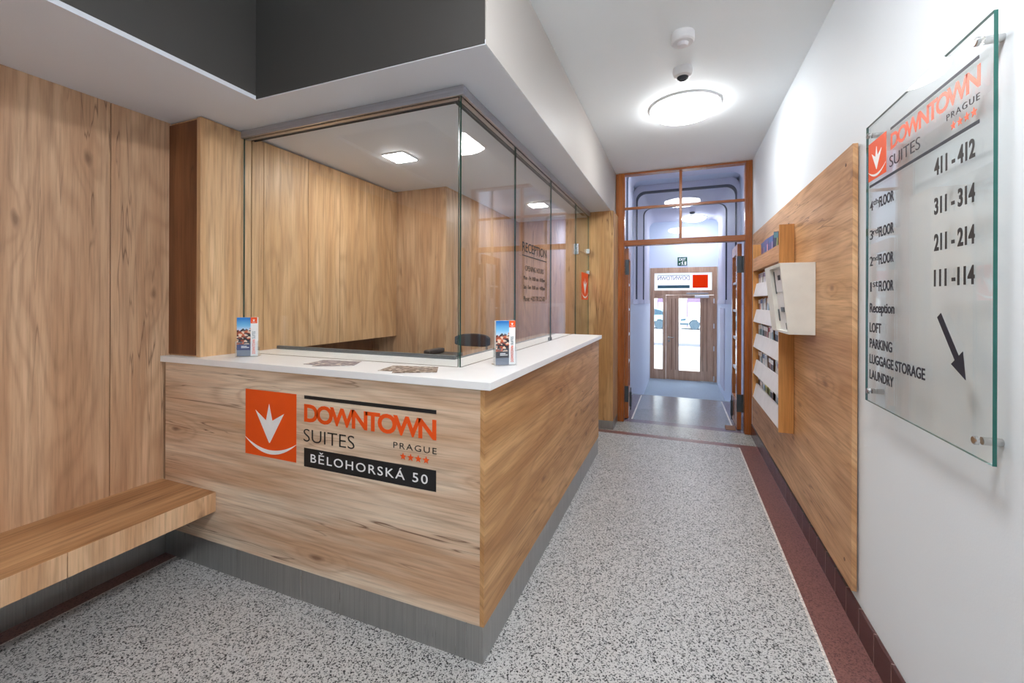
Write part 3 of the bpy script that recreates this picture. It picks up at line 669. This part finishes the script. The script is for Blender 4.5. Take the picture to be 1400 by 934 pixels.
MB().box(-0.007, 0.023, DY0 + 0.028, DY1 - 0.028, 2.112, DT - 0.022).build('glazing_bar', M['varnish'], d1, bevel=0.004)
for x0, x1 in ((-0.600, -0.007), (0.023, 0.644)):
    for z0, z1 in ((2.112, 2.476), (2.503, DT - 0.022)):
        MB().box(x0, x1, 5.107, 5.111, z0, z1).build('transom_pane', M['glass_win'], d1)
structure('wall_over_doorway', MB().box(-0.95, 0.95, DY0 + 0.01, DY1, DT, 3.5).box(-0.95, -0.70, DY0, DY1, 0, DT).box(-0.70, -0.672, DY0, DY1, 0, ZS - 0.01).box(0.712, 0.95, DY0 - 0.01, DY1, 0, DT), M['wall'], 'wall around the inner doorway', 'wall')
def door_leaf(hx, hy, ang, sgn):
    """leaf built along +Y from the hinge, then swung"""
    piv = Vector((hx, hy, 0)); rot = Matrix.Rotation(R(ang), 3, 'Z'); W, T = 0.60, 0.042
    x0, x1 = (hx, hx + T) if sgn > 0 else (hx - T, hx)
    g = lambda mb, a, b, c, d, e, f: mb.box(a, b, c, d, e, f, 0, rot, piv)
    mb = MB(); g(mb, x0, x1, hy, hy + 0.085, 0.012, 2.035); g(mb, x0, x1, hy + W - 0.085, hy + W, 0.012, 2.035)
    g(mb, x0, x1, hy + 0.085, hy + W - 0.085, 1.93, 2.035); g(mb, x0, x1, hy + 0.085, hy + W - 0.085, 0.012, 0.31)
    lf = mb.build('door_leaf', M['varnish'], d1, bevel=0.003)
    for z in (0.64, 0.985, 1.30, 1.615):
        mb = MB(); g(mb, x0 + 0.006, x1 - 0.006, hy + 0.085, hy + W - 0.085, z - 0.013, z + 0.013); mb.build('glazing_bar', M['shelf_white'], lf, label='pale glazing bar')
    mb = MB(); g(mb, x0 + 0.018, x0 + 0.022, hy + 0.085, hy + W - 0.085, 0.31, 1.93); mb.build('pane', M['glass_win'], lf)
    for z0, z1 in ((0.205, 0.395), (1.72, 1.90)):
        mb = MB(); g(mb, x0 - 0.003, x1 + 0.003, hy - 0.004, hy + 0.004, z0, z1); kx = hx - 0.016 * sgn
        mb.cyl((kx, hy - 0.006, z0), 'Z', 0.015, z1 - z0, 14); mb.box(min(kx, hx), max(kx, hx), hy - 0.01, hy + 0.002, z0, z1)
        mb.build('hinge', M['hinge'], lf, smooth=True, label='dark iron hinge')
    mb = MB(); xx = x1 + 0.002 if sgn > 0 else x0 - 0.026
    g(mb, xx, xx + 0.024, hy + 0.40, hy + 0.44, 0.06, 0.24); g(mb, xx + 0.006, xx + 0.018, hy + 0.412, hy + 0.428, 0.012, 0.30)
    mb.build('foot_bolt', M['hinge'], lf, bevel=0.004)
    return lf
door_leaf(-0.605, 5.185, 4.0, 1)
door_leaf(0.627, 5.185, -0.8, -1)
tag(MB().prism([(5.17, 0.0005), (5.26, 0.0005), (5.26, 0.03), (5.17, 0.006)], lambda a, b, d: (d, a, b), 0.475, 0.575).build('door_wedge', M['brown_wood'], bevel=0.002), 'brown wooden wedge at the foot of the right door leaf', 'door wedge')

# ------------------------------------------------------------------ vestibule
VL, VR, VY = -0.66, 0.80, 10.75
structure('wall_vestibule_left', MB().box(VL - 0.3, VL, 5.16, VY + 0.1, -0.55, 1.36).box(VL - 0.3, VL - 0.06, 5.16, VY + 0.1, 1.36, 3.6), M['vest'], 'pale blue left wall of the vestibule', 'wall')
structure('wall_vestibule_right', MB().box(VR, VR + 0.3, 5.16, VY + 0.1, -0.55, 1.36).box(VR + 0.06, VR + 0.3, 5.16, VY + 0.1, 1.36, 3.6), M['vest'], 'pale blue right wall of the vestibule', 'wall')
structure('ceiling_vestibule', MB().box(-1.0, 1.1, 5.16, VY + 0.1, 3.34, 3.6), M['vest'], 'vestibule ceiling between the ribs', 'ceiling')
structure('wall_vestibule_end', MB().box(VL - 0.06, VR + 0.06, VY, VY + 0.12, 2.215, 3.4), M['vest'], 'pale blue end wall above the street door', 'wall')
def arch_poly(l, r, z0, zt, rad, n=7):
    p = [(l, z0), (l, zt - rad)]
    p += [(l + rad - rad * math.cos(a), zt - rad + rad * math.sin(a)) for a in [math.pi / 2 * k / n for k in range(1, n + 1)]]
    p += [(r - rad + rad * math.sin(a), zt - rad + rad * math.cos(a)) for a in [math.pi / 2 * k / n for k in range(0, n + 1)]]
    return p + [(r, z0)]
def rib(k, y0, y1, zt, line=True):
    inner = arch_poly(VL, VR, 1.44, zt, 0.14); outer = [(VL - 0.06, 1.44)] + [(min(max(a, VL), VR), b) for a, b in inner[1:-1]] + [(VR + 0.06, 1.44)]
    outer = arch_poly(VL - 0.06, VR + 0.06, 1.44, 3.345, 0.14)
    mb = MB(); n = len(inner)
    for i in range(n - 1):
        q = [inner[i], inner[i + 1], outer[i + 1], outer[i]]
        mb.prism(q, lambda a, b, d: (a, d, b), y0, y1, 0)
    o = structure('trim_%d' % (10 + k), mb, M['vest_rib'], 'rounded rib arch number %d across the vestibule' % k, 'ceiling rib')
    # dark painted line along the front arris
    a2 = arch_poly(VL + 0.003, VR - 0.003, 1.44, zt - 0.004, 0.14); a3 = arch_poly(VL - 0.022, VR + 0.022, 1.44, zt + 0.035, 0.14)
    mb = MB()
    for i in range(n - 1):
        mb.prism([a2[i], a2[i + 1], a3[i + 1], a3[i]], lambda a, b, d: (a, d, b), y0 - 0.004, y0 + 0.03)
    structure('trim_%d' % (20 + k), mb, M['ink'], 'dark painted line on rib arch number %d' % k, 'painted line')
    for x0, x1 in ((VL - 0.06, VL + 0.02), (VR - 0.02, VR + 0.06)):
        pass
    mb = MB().box(VL - 0.06, VL + 0.015, y0 - 0.02, y1, 1.36, 1.44).box(VR - 0.015, VR + 0.06, y0 - 0.02, y1, 1.36, 1.44)
    structure('trim_%d' % (30 + k), mb, M['vest_rib'], 'pair of base blocks under rib arch number %d' % k, 'corbel')
rib(1, 5.95, 6.55, 3.20); rib(2, 7.35, 8.55, 3.20); rib(3, 8.80, 10.40, 3.25)
structure('trim_40', MB().box(VR - 0.02, VR, 8.9, 9.75, -0.28, 1.28), M['vest_rib'], 'flat pale panel on the right vestibule wall', 'wall panel')
t = thing('exit_sign', 'green exit sign above the street door', 'sign', (0.06, VY, 2.26))
MB().box(-0.045, 0.165, VY - 0.012, VY, 2.255, 2.455).build('board', M['green_sign'], t, bevel=0.002)
FE = Fr((0, VY - 0.012, 0), (1, 0, 0), (0, 0, 1), (0, -1, 0))
lettering('EXIT', FE, -0.015, 0.135, 2.370, 2.430, M['white_print'], t, bold=0.02, h0=-0.0005, h1=0.002)
ex = MB(); fe = lambda a, b, d: FE(a, b, d)
for poly in ([(0.045, 2.335), (0.075, 2.335), (0.07, 2.30), (0.05, 2.30)], [(0.05, 2.30), (0.068, 2.302), (0.055, 2.268), (0.04, 2.272)], [(0.06, 2.302), (0.072, 2.30), (0.092, 2.272), (0.08, 2.268)], [(0.022, 2.325), (0.048, 2.332), (0.046, 2.322), (0.026, 2.315)], [(0.105, 2.268), (0.145, 2.268), (0.145, 2.35), (0.105, 2.35)], [(-0.02, 2.30), (0.01, 2.325), (0.01, 2.275)]):
    ex.prism(poly, fe, -0.0005, 0.002)
ex.lathe([(0.0, 0.0), (0.011, 0.0), (0.011, 0.002), (0.0, 0.002)], (0.065, VY - 0.0145, 2.348), 'Y', 16)
ex.build('running_figure', M['white_print'], t)
for x, y, z, lab in ((0.24, 9.45, 3.25, 'small grey detector on the vestibule ceiling'),):
    t = thing('detector', lab, 'sensor', (x, y, z))
    MB().lathe([(0.0, 0.0), (0.05, 0.0), (0.05, -0.03), (0.03, -0.045), (0.0, -0.045)], (x, y, z), seg=24).build('housing', M['grey_dark'], t, smooth=True)

# street door
d2 = thing('door_2', 'brown wooden street door with sidelight and lettered transom', 'door', (0.06, VY, -0.45), kind='structure')
E0, E1 = VY, VY + 0.08
W_ = M['entrance']
MB().box(-0.66, -0.567, E0, E1, -0.45, 2.215).box(0.735, 0.80, E0, E1, -0.45, 2.215).box(-0.567, 0.735, E0, E1, 2.09, 2.215).box(-0.567, 0.735, E0, E1, 1.565, 1.672).box(-0.372, -0.302, E0, E1, -0.45, 1.565).box(0.697, 0.735, E0, E1, 1.672, 2.09).build('frame', W_, d2, bevel=0.006)
MB().box(-0.567, -0.372, E0 + 0.01, E1, -0.45, -0.218).box(-0.567, -0.372, E0 + 0.01, E1, 1.483, 1.565).build('sidelight_rail', W_, d2, bevel=0.004)
MB().box(-0.567, -0.372, E0 + 0.038, E0 + 0.046, -0.218, 1.483).build('sidelight_pane', M['glass_win'], d2)
lf = MB().box(-0.298, -0.016, E0 - 0.012, E0 + 0.05, -0.44, 1.56).box(0.447, 0.733, E0 - 0.012, E0 + 0.05, -0.44, 1.56).box(-0.016, 0.447, E0 - 0.012, E0 + 0.05, 1.483, 1.56).box(-0.016, 0.447, E0 - 0.012, E0 + 0.05, -0.44, -0.222).build('door_leaf', W_, d2, bevel=0.005)
MB().box(-0.016, 0.447, E0 + 0.02, E0 + 0.028, -0.222, 1.483).build('pane', M['glass_win'], lf)
for x in (-0.172, -0.086, 0.508, 0.59):
    MB().box(x - 0.006, x + 0.006, E0 - 0.015, E0 - 0.011, -0.21, 1.475).build('groove_bead', M['brown_wood'], lf)
MB().cyl((-0.232, E0 - 0.012, 0.56), 'Y', 0.028, -0.012, 20).cyl((-0.232, E0 - 0.02, 0.56), 'Y', 0.011, -0.045, 14).box(-0.238, -0.115, E0 - 0.075, E0 - 0.055, 0.55, 0.57).build('handle', M['chrome'], lf, smooth=True)
MB().cyl((-0.232, E0 - 0.012, 0.472), 'Y', 0.028, -0.012, 20).build('keyhole_rose', M['chrome'], lf, smooth=True)
MB().box(0.33, 0.63, E0 - 0.06, E0 - 0.012, 1.495, 1.555).build('closer_body', M['white_plastic'], lf, bevel=0.006)
MB().box(0.15, 0.62, E0 - 0.045, E0 - 0.002, 1.585, 1.615).build('closer_rail', M['alu'], d2, bevel=0.003)
for z in (1.37, 0.79, 0.27, -0.42):
    MB().cyl((0.737, E0 - 0.012, z), 'Z', 0.013, 0.11, 12).build('hinge', M['white_plastic'], lf, smooth=True)
MB().box(-0.567, 0.697, E0 + 0.04, E0 + 0.043, 1.672, 2.09).build('transom_film', M['film_white'], d2)
FT = Fr((0, E0 + 0.0415, 0), (-1, 0, 0), (0, 0, 1), (0, 1, 0))
lettering('DOWNTOWN', FT, -0.221, 0.493, 1.918, 2.015, M['plum'], d2, spacing=0.9, h0=-0.004, h1=0.004)
plate(FT, -0.221, 0.493, 2.028, 2.036, M['black'], d2, 'sign_line', -0.004, 0.004)
plate(FT, -0.221, 0.493, 1.725, 1.795, M['teal_film'], d2, 'sign_bar', -0.004, 0.004)
lettering('SUITES', FT, -0.221, 0.13, 1.835, 1.872, M['shelf_white'], d2, h0=-0.004, h1=0.004)
star_row(FT, 0.29, 0.46, 1.85, 0.02, M['grey_dark'], d2)
plate(FT, -0.612, -0.284, 1.73, 2.035, M['film_orange'], d2, 'logo_square', -0.004, 0.004)

# ------------------------------------------------------------------ right wall: oak panel, rack, terminal, sign
wp = thing('oak_panel', 'large oak board with horizontal grain on the right wall', 'wall panel', (0.70, 3.5, 0.169))
MB().box(0.685, 0.705, 2.211, 4.850, 0.169, 2.079).build('board', M['oak_panel'], wp, bevel=0.0015)
for y in (2.29, 4.77):
    for z in (0.26, 2.01):
        MB().cyl((0.6852, y, z), 'X', 0.008, -0.0015, 14).build('screw_cap', M['brown_wood'], wp)

RX, RY0, RY1, RZ0, RZ1 = 0.600, 3.186, 4.256, 0.555, 1.904
rk = thing('brochure_rack', 'tall beech brochure rack with white shelf fronts on the oak board', 'rack', (0.64, 3.7, RZ0))
MB().box(RX, 0.684, RY0, RY0 + 0.018, RZ0, RZ1).build('side_panel', M['beech'], rk, bevel=0.001)
MB().box(RX, 0.684, RY1 - 0.018, RY1, RZ0, RZ1).build('side_panel', M['beech'], rk, bevel=0.001)
MB().box(0.676, 0.684, RY0 + 0.018, RY1 - 0.018, RZ0, 1.815).build('back_panel', M['beech'], rk)
YA, YZ = RY0 + 0.018, RY1 - 0.018
MB().box(RX + 0.002, RX + 0.014, YA, YZ, 1.670, 1.778).build('top_lip', M['beech_h'], rk, bevel=0.001)
MB().box(RX + 0.014, 0.676, YA, YZ, 1.670, 1.678).build('shelf', M['beech_h'], rk)
LIPS = [(1.449, 1.562), (1.229, 1.338), (1.010, 1.125), (0.780, 0.897), (0.570, 0.690)]
for z0, z1 in LIPS:
    MB().prism([(RX + 0.003, z0), (RX + 0.013, z0), (RX + 0.037, z1), (RX + 0.027, z1)], lambda a, b, d: (a, d, b), YA, YZ).build('shelf_front', M['shelf_white'], rk, bevel=0.0008, label='white slanted shelf front')
    MB().box(RX + 0.014, 0.676, YA, YZ, z0, z0 + 0.006).build('shelf', M['shelf_white'], rk)

# leaflets: a few designs, then copies placed shelf by shelf
def leaflet_design(cover, band, block, wd=0.098, ht=0.21):
    mb = MB().box(-0.002, 0.002, -wd / 2, wd / 2, 0, ht, 0)
    mb.box(-0.0026, -0.002, -wd / 2, wd / 2, ht * 0.80, ht * 0.97, 1)
    mb.box(-0.0026, -0.002, -wd / 2, -wd * 0.22, ht * 0.30, ht * 0.80, 2)
    o = mb.build('leaflet', [cover, band, block]); COL.objects.unlink(o); return o
pc = lambda n, *c: plain('print_' + n, srgb(*c), 0.35)
P_ = dict(white=pc('white', 236, 236, 238), blue=pc('blue', 70, 110, 170), navy=pc('navy', 34, 44, 72), red=pc('red', 190, 60, 66), mauve=pc('mauve', 160, 140, 180), green=pc('green', 150, 160, 60), teal=pc('teal', 70, 130, 140), brown=pc('brown', 120, 88, 68), black=pc('black', 34, 34, 40), pale=pc('pale_blue', 190, 206, 224), yellow=pc('yellow', 220, 200, 70), purple=pc('purple', 92, 84, 150), pink=pc('pink', 226, 150, 160))
DES = {}
for nm, c, b, k, big in (('white and blue', 'white', 'blue', 'pale', 0), ('pale blue', 'pale', 'white', 'teal', 0), ('white and mauve', 'white', 'mauve', 'mauve', 0), ('navy', 'navy', 'pale', 'black', 0), ('brown', 'brown', 'white', 'pink', 0), ('black', 'black', 'white', 'brown', 0), ('white and red', 'white', 'red', 'pink', 0), ('green', 'green', 'yellow', 'brown', 0), ('teal', 'teal', 'white', 'pale', 0), ('plain white', 'white', 'pale', 'white', 0), ('purple', 'purple', 'blue', 'mauve', 1), ('dark teal', 'navy', 'teal', 'green', 1), ('yellow and black', 'black', 'yellow', 'green', 1), ('blue', 'blue', 'purple', 'pink', 1)):
    DES[nm] = leaflet_design(P_[c], P_[b], P_[k], 0.16 if big else 0.098, 0.232 if big else 0.188)
ORD = ['first', 'second', 'third', 'fourth', 'fifth', 'sixth', 'seventh', 'eighth', 'ninth', 'tenth']
ROWS = [('top beech shelf', 1.679, 0.664, ['purple', 'blue', 'purple', 'dark teal', 'dark teal', 'yellow and black']),
        ('first white shelf', 1.456, 0.645, ['white and mauve', 'plain white', 'white and mauve', 'white and blue', 'white and mauve', 'plain white', 'white and red', 'white and mauve', 'black']),
        ('second white shelf', 1.236, 0.645, ['brown', 'white and blue', 'plain white', 'pale blue', 'pale blue', 'white and blue', 'navy', 'pale blue']),
        ('third white shelf', 1.017, 0.645, ['pale blue', 'teal', 'black', 'brown', 'white and red', 'pale blue', 'navy', 'navy', 'plain white']),
        ('fourth white shelf', 0.787, 0.645, ['brown', 'pale blue', 'white and blue', 'plain white', 'brown', 'black', 'plain white', 'white and red', 'white and red']),
        ('lowest white shelf', 0.577, 0.645, ['navy', 'plain white', 'pale blue', 'green', 'green', 'black', 'pale blue', 'white and blue', 'pale blue'])]
rnd = random.Random(11)
for rname, z, x, names in ROWS:
    n = len(names); big = rname.startswith('top')
    half = 0.083 if big else 0.053
    for i, nm in enumerate(names):
        o = DES[nm].copy(); COL.objects.link(o)
        y = YZ - half - (YZ - YA - 2 * half) * i / (n - 1)
        lean = rnd.uniform(-9, 9) if 0 < i < n - 1 else 0
        o.location = (x - 0.0045 * (i % 2) - 0.002 * (i % 3 == 2), y, z + 0.001 + abs(math.sin(R(lean))) * (0.082 if big else 0.051)); o.rotation_euler = (R(lean), 0, 0)
        tag(o, '%s %s, %s from the doorway on the %s of the rack' % (nm, 'magazine' if big else 'leaflet', ORD[i], rname), 'magazine' if big else 'leaflet', 'leaflets on the ' + rname)

# terminal box
bx = thing('terminal_box', 'cream metal terminal box with recessed slanted front beside the brochure rack', 'terminal', (0.62, 2.95, 1.222))
BY0, BY1 = 2.727, 3.174
prof = [(0.684, 1.222), (0.558, 1.222), (0.516, 1.618), (0.684, 1.618)]
fb = lambda a, b, d: (a, d, b)
MB().prism(prof, fb, BY0, BY0 + 0.012).build('side_cheek', M['cream_metal'], bx, bevel=0.0015)
MB().prism(prof, fb, BY0 + 0.300, BY1).build('front_cover', M['cream_metal'], bx, bevel=0.0015)
MB().prism([(0.684, 1.234), (0.582, 1.234), (0.542, 1.600), (0.684, 1.600)], fb, BY0 + 0.012, BY0 + 0.300).build('recessed_panel', M['white_plastic'], bx)
MB().prism([(0.684, 1.600), (0.518, 1.600), (0.516, 1.618), (0.684, 1.618)], fb, BY0 + 0.012, BY0 + 0.300).build('hood', M['cream_metal'], bx)
MB().prism([(0.684, 1.222), (0.558, 1.222), (0.557, 1.234), (0.684, 1.234)], fb, BY0 + 0.012, BY0 + 0.300).build('tray', M['cream_metal'], bx)
def on_face(y0, y1, z0, z1, h, mat, name):
    xf = lambda z: 0.582 + (z - 1.234) / (1.600 - 1.234) * (0.542 - 0.582)
    MB().prism([(xf(z0) + 0.002, z0), (xf(z0) - h, z0), (xf(z1) - h, z1), (xf(z1) + 0.002, z1)], fb, y0, y1).build(name, mat, bx, bevel=0.001)
on_face(2.80, 3.00, 1.462, 1.592, 0.004, M['shelf_white'], 'display_bezel')
on_face(2.86, 2.92, 1.530, 1.559, 0.006, M['black'], 'display')
on_face(2.86, 2.935, 1.343, 1.371, 0.006, M['grey_dark'], 'lock')
on_face(2.765, 2.845, 1.244, 1.281, 0.008, M['black'], 'reader')
on_face(3.010, 3.022, 1.452, 1.587, 0.006, M['grey_dark'], 'side_slot')
on_face(3.010, 3.022, 1.286, 1.358, 0.006, M['grey_dark'], 'side_slot')

# glass directory sign
SX, U = 0.668, 1.0357      # glass plane; the sign layout is drawn at 1 : U
sy = lambda y: y * U
sz = lambda z: z * U - 0.05
sg = thing('glass_sign', 'clear glass directory sign on steel standoffs on the right wall', 'sign', (SX, 1.66, 1.024))
pane('pane', SX, SX + 0.008, sy(1.262), sy(1.950), sz(1.038), sz(2.049), 'clear glass sheet', parent=sg, mat='glass_sign', edge='glass_edge')
for y, z in ((1.313, 2.008), (1.313, 1.080), (1.921, 2.010), (1.917, 1.077)):
    y, z = sy(y), sz(z)
    s = MB().cyl((SX + 0.008, y, z), 'X', 0.0095, XR - SX - 0.008, 20).build('standoff', M['chrome'], sg, smooth=True)
    MB().lathe([(0.0, -0.008), (0.0085, -0.008), (0.0105, -0.006), (0.0105, 0.0), (0.0, 0.0)], (SX, y, z), 'X', 20).build('cap', M['chrome'], s, smooth=True)
FS = Fr((SX, 0, sz(0)), (0, -U, 0), (0, 0, U), (-1, 0, 0))
q = plate(FS, -1.925, -1.784, 1.840, 1.977, M['orange'], sg, 'logo_square', label='orange logo square')
emblem(FS, -1.925, -1.784, 1.840, 1.977, q, M['white_print'])
plate(FS, -1.752, -1.310, 1.968, 1.976, M['navy'], sg, 'logo_line')
plate(FS, -1.917, -1.308, 1.817, 1.826, M['navy'], sg, 'divider_line')
lettering('DOWNTOWN', FS, -1.752, -1.305, 1.902, 1.955, M['orange_soft'], sg, bold=0.026, spacing=0.79, h1=0.0009, label='orange capital lettering')
lettering('SUITES', FS, -1.758, -1.568, 1.846, 1.882, M['navy'], sg, bold=-0.012, label='thin dark lettering')
lettering('PRAGUE', FS, -1.437, -1.307, 1.872, 1.888, M['navy'], sg, bold=-0.008, spacing=1.25)
star_row(FS, -1.420, -1.316, 1.850, 0.0115, M['orange_soft'], sg)
D_ = M['dark_print']; NV = M['navy']
def floor_line(n, suf, b, room, b2):
    lettering(n, FS, -1.911 if n != '1' else -1.907, -1.886 if n != '1' else -1.896, b, b + 0.034, NV, sg, bold=0.004)
    lettering(suf, FS, -1.884, -1.842, b + 0.016, b + 0.036, NV, sg)
    lettering('FLOOR', FS, -1.836, -1.728, b, b + 0.036, NV, sg, bold=0.018)
    lettering(room, FS, -1.493, -1.323, b2, b2 + 0.046, D_, sg, bold=0.03)
floor_line('4', 'th', 1.731, '411 - 412', 1.744)
floor_line('3', 'rd', 1.627, '311 - 314', 1.638)
floor_line('2', 'nd', 1.532, '211 - 214', 1.540)
floor_line('1', 'st', 1.439, '111 -114', 1.444)
for s_, a1, b0, b1 in (('Reception', -1.722, 1.353, 1.398), ('LOFT', -1.817, 1.293, 1.328), ('PARKING', -1.736, 1.236, 1.271), ('LUGGAGE STORAGE', -1.537, 1.180, 1.214), ('LAUNDRY', -1.725, 1.124, 1.158)):
    lettering(s_, FS, -1.910, a1, b0, b1, NV, sg, bold=0.018)
ar = MB(); fs_ = lambda a, b, d: FS(a, b, d)
ar.prism([(-1.477, 1.361), (-1.460, 1.373), (-1.3815, 1.267), (-1.3985, 1.2555)], fs_, 0.0004, 0.0014)
ar.prism([(-1.414, 1.244), (-1.355, 1.213), (-1.366, 1.281)], fs_, 0.0004, 0.0014)
ar.build('arrow', NV, sg, label='dark arrow pointing down right')

# ------------------------------------------------------------------ street outside
structure('ground', MB().box(-40, 40, VY + 0.1, 19.0, -0.65, -0.45), M['pavement'], 'pale pavement outside the street door', 'pavement')
structure('trim_50', MB().box(-40, 40, 19.0, 20.2, -0.65, -0.44), M['kerb'], 'dark kerb band along the street', 'kerb')
structure('ground_road', MB().box(-40, 40, 20.2, 60, -0.65, -0.45), M['asphalt'], 'pale sunlit road', 'road')
structure('wall_street_front', MB().box(-20, -0.66, VY + 0.02, VY + 0.4, -0.55, 3.9).box(0.80, 20, VY + 0.02, VY + 0.4, -0.55, 3.9).box(-0.66, 0.80, VY + 0.12, VY + 0.4, 2.215, 3.9), M['street_wall'], 'street front of the building', 'wall')
fh = thing('shop_building', 'sunlit pale building across the street', 'building', (0, 42, -0.45))
MB().box(-16, 16, 42, 48, -0.45, 12).build('facade', M['street_wall'], fh)
for x in (-5.0, -2.0, 1.0, 4.0):
    for z in (4.4, 7.8):
        MB().box(x, x + 1.3, 41.9, 42.05, z, z + 2.1).build('window', M['car_glass'], fh)
for px in (-1.55, 0.55):
    t = thing('street_sign', 'plum sign board on a post, %s' % ('left one behind the sidelight' if px < 0 else 'right one behind the door glass'), 'sign', (px, 34, -0.45), 'signs across the street')
    MB().cyl((px, 34, -0.45), 'Z', 0.05, 2.05).build('post', M['plum'], t)
    MB().box(px, px + 0.95, 33.97, 34.03, 1.36, 1.68).build('board', M['plum'], t, bevel=0.01)
def car(x_nose, y, paint_m, label):
    """car facing -X, nose at x_nose"""
    t = thing('car', label, 'car', (x_nose + 2.1, y, -0.45), 'cars parked across the street')
    z0 = -0.45; X = lambda a: x_nose + a
    body = [(0.05, .30), (0.0, .48), (0.04, .66), (0.30, .76), (1.10, .90), (1.28, .93), (2.0, 1.40), (2.9, 1.46), (3.6, 1.32), (4.05, .98), (4.2, .90), (4.22, .40), (4.1, .28)]
    for cx in (3.42, 0.86):
        pass
    under = []
    for cx in (3.38, 0.88):
        under += [(cx + 0.36, .28)] + [(cx + 0.36 * math.cos(a), .30 + 0.36 * math.sin(a)) for a in [math.pi * k / 10 for k in range(0, 11)]] + [(cx - 0.36, .28)]
    poly = body + under
    fn = lambda a, b, d: (X(a), d, z0 + b)
    MB().prism(poly, fn, y - 0.82, y + 0.82).build('body', paint_m, t, bevel=0.03)
    MB().prism([(1.38, .95), (2.04, 1.36), (2.55, 1.39), (2.55, .95)], fn, y - 0.83, y - 0.80).build('side_window', M['car_glass'], t)
    MB().prism([(2.63, .95), (2.63, 1.39), (2.95, 1.39), (3.5, 1.26), (3.8, .98)], fn, y - 0.83, y - 0.80).build('side_window', M['car_glass'], t)
    MB().prism([(1.25, .945), (1.29, .915), (2.02, 1.385), (1.98, 1.415)], fn, y - 0.70, y + 0.70).build('windscreen', M['car_glass'], t)
    MB().prism([(-0.01, .58), (0.02, .70), (0.36, .75), (0.30, .60)], fn, y - 0.835, y - 0.5).build('headlamp', M['car_glass'], t)
    MB().prism([(0.0, .30), (-0.03, .36), (-0.02, .44), (0.5, .44), (0.5, .30)], fn, y - 0.84, y + 0.84).build('bumper', M['tyre'], t)
    for cx in (0.88, 3.38):
        for sy in (-1, 1):
            wy = y + sy * 0.74
            wl = MB().lathe([(0.20, -0.1), (0.30, -0.1), (0.315, -0.06), (0.315, 0.06), (0.30, 0.1), (0.20, 0.1)], (X(cx), wy, z0 + 0.315), 'Y', 28).build('wheel', M['tyre'], t, smooth=True)
            MB().lathe([(0.0, -0.07), (0.05, -0.09), (0.20, -0.085), (0.20, 0.085), (0.0, 0.08)], (X(cx), wy, z0 + 0.315), 'Y', 28).build('rim', M['rim'], wl, smooth=True)
    return t
car(0.06, 31.3, M['car_silver'], 'silver car parked across the street, nose behind the door glass')
car(-4.66, 31.3, M['car_blue'], 'pale blue car parked across the street, rear wheel behind the sidelight')
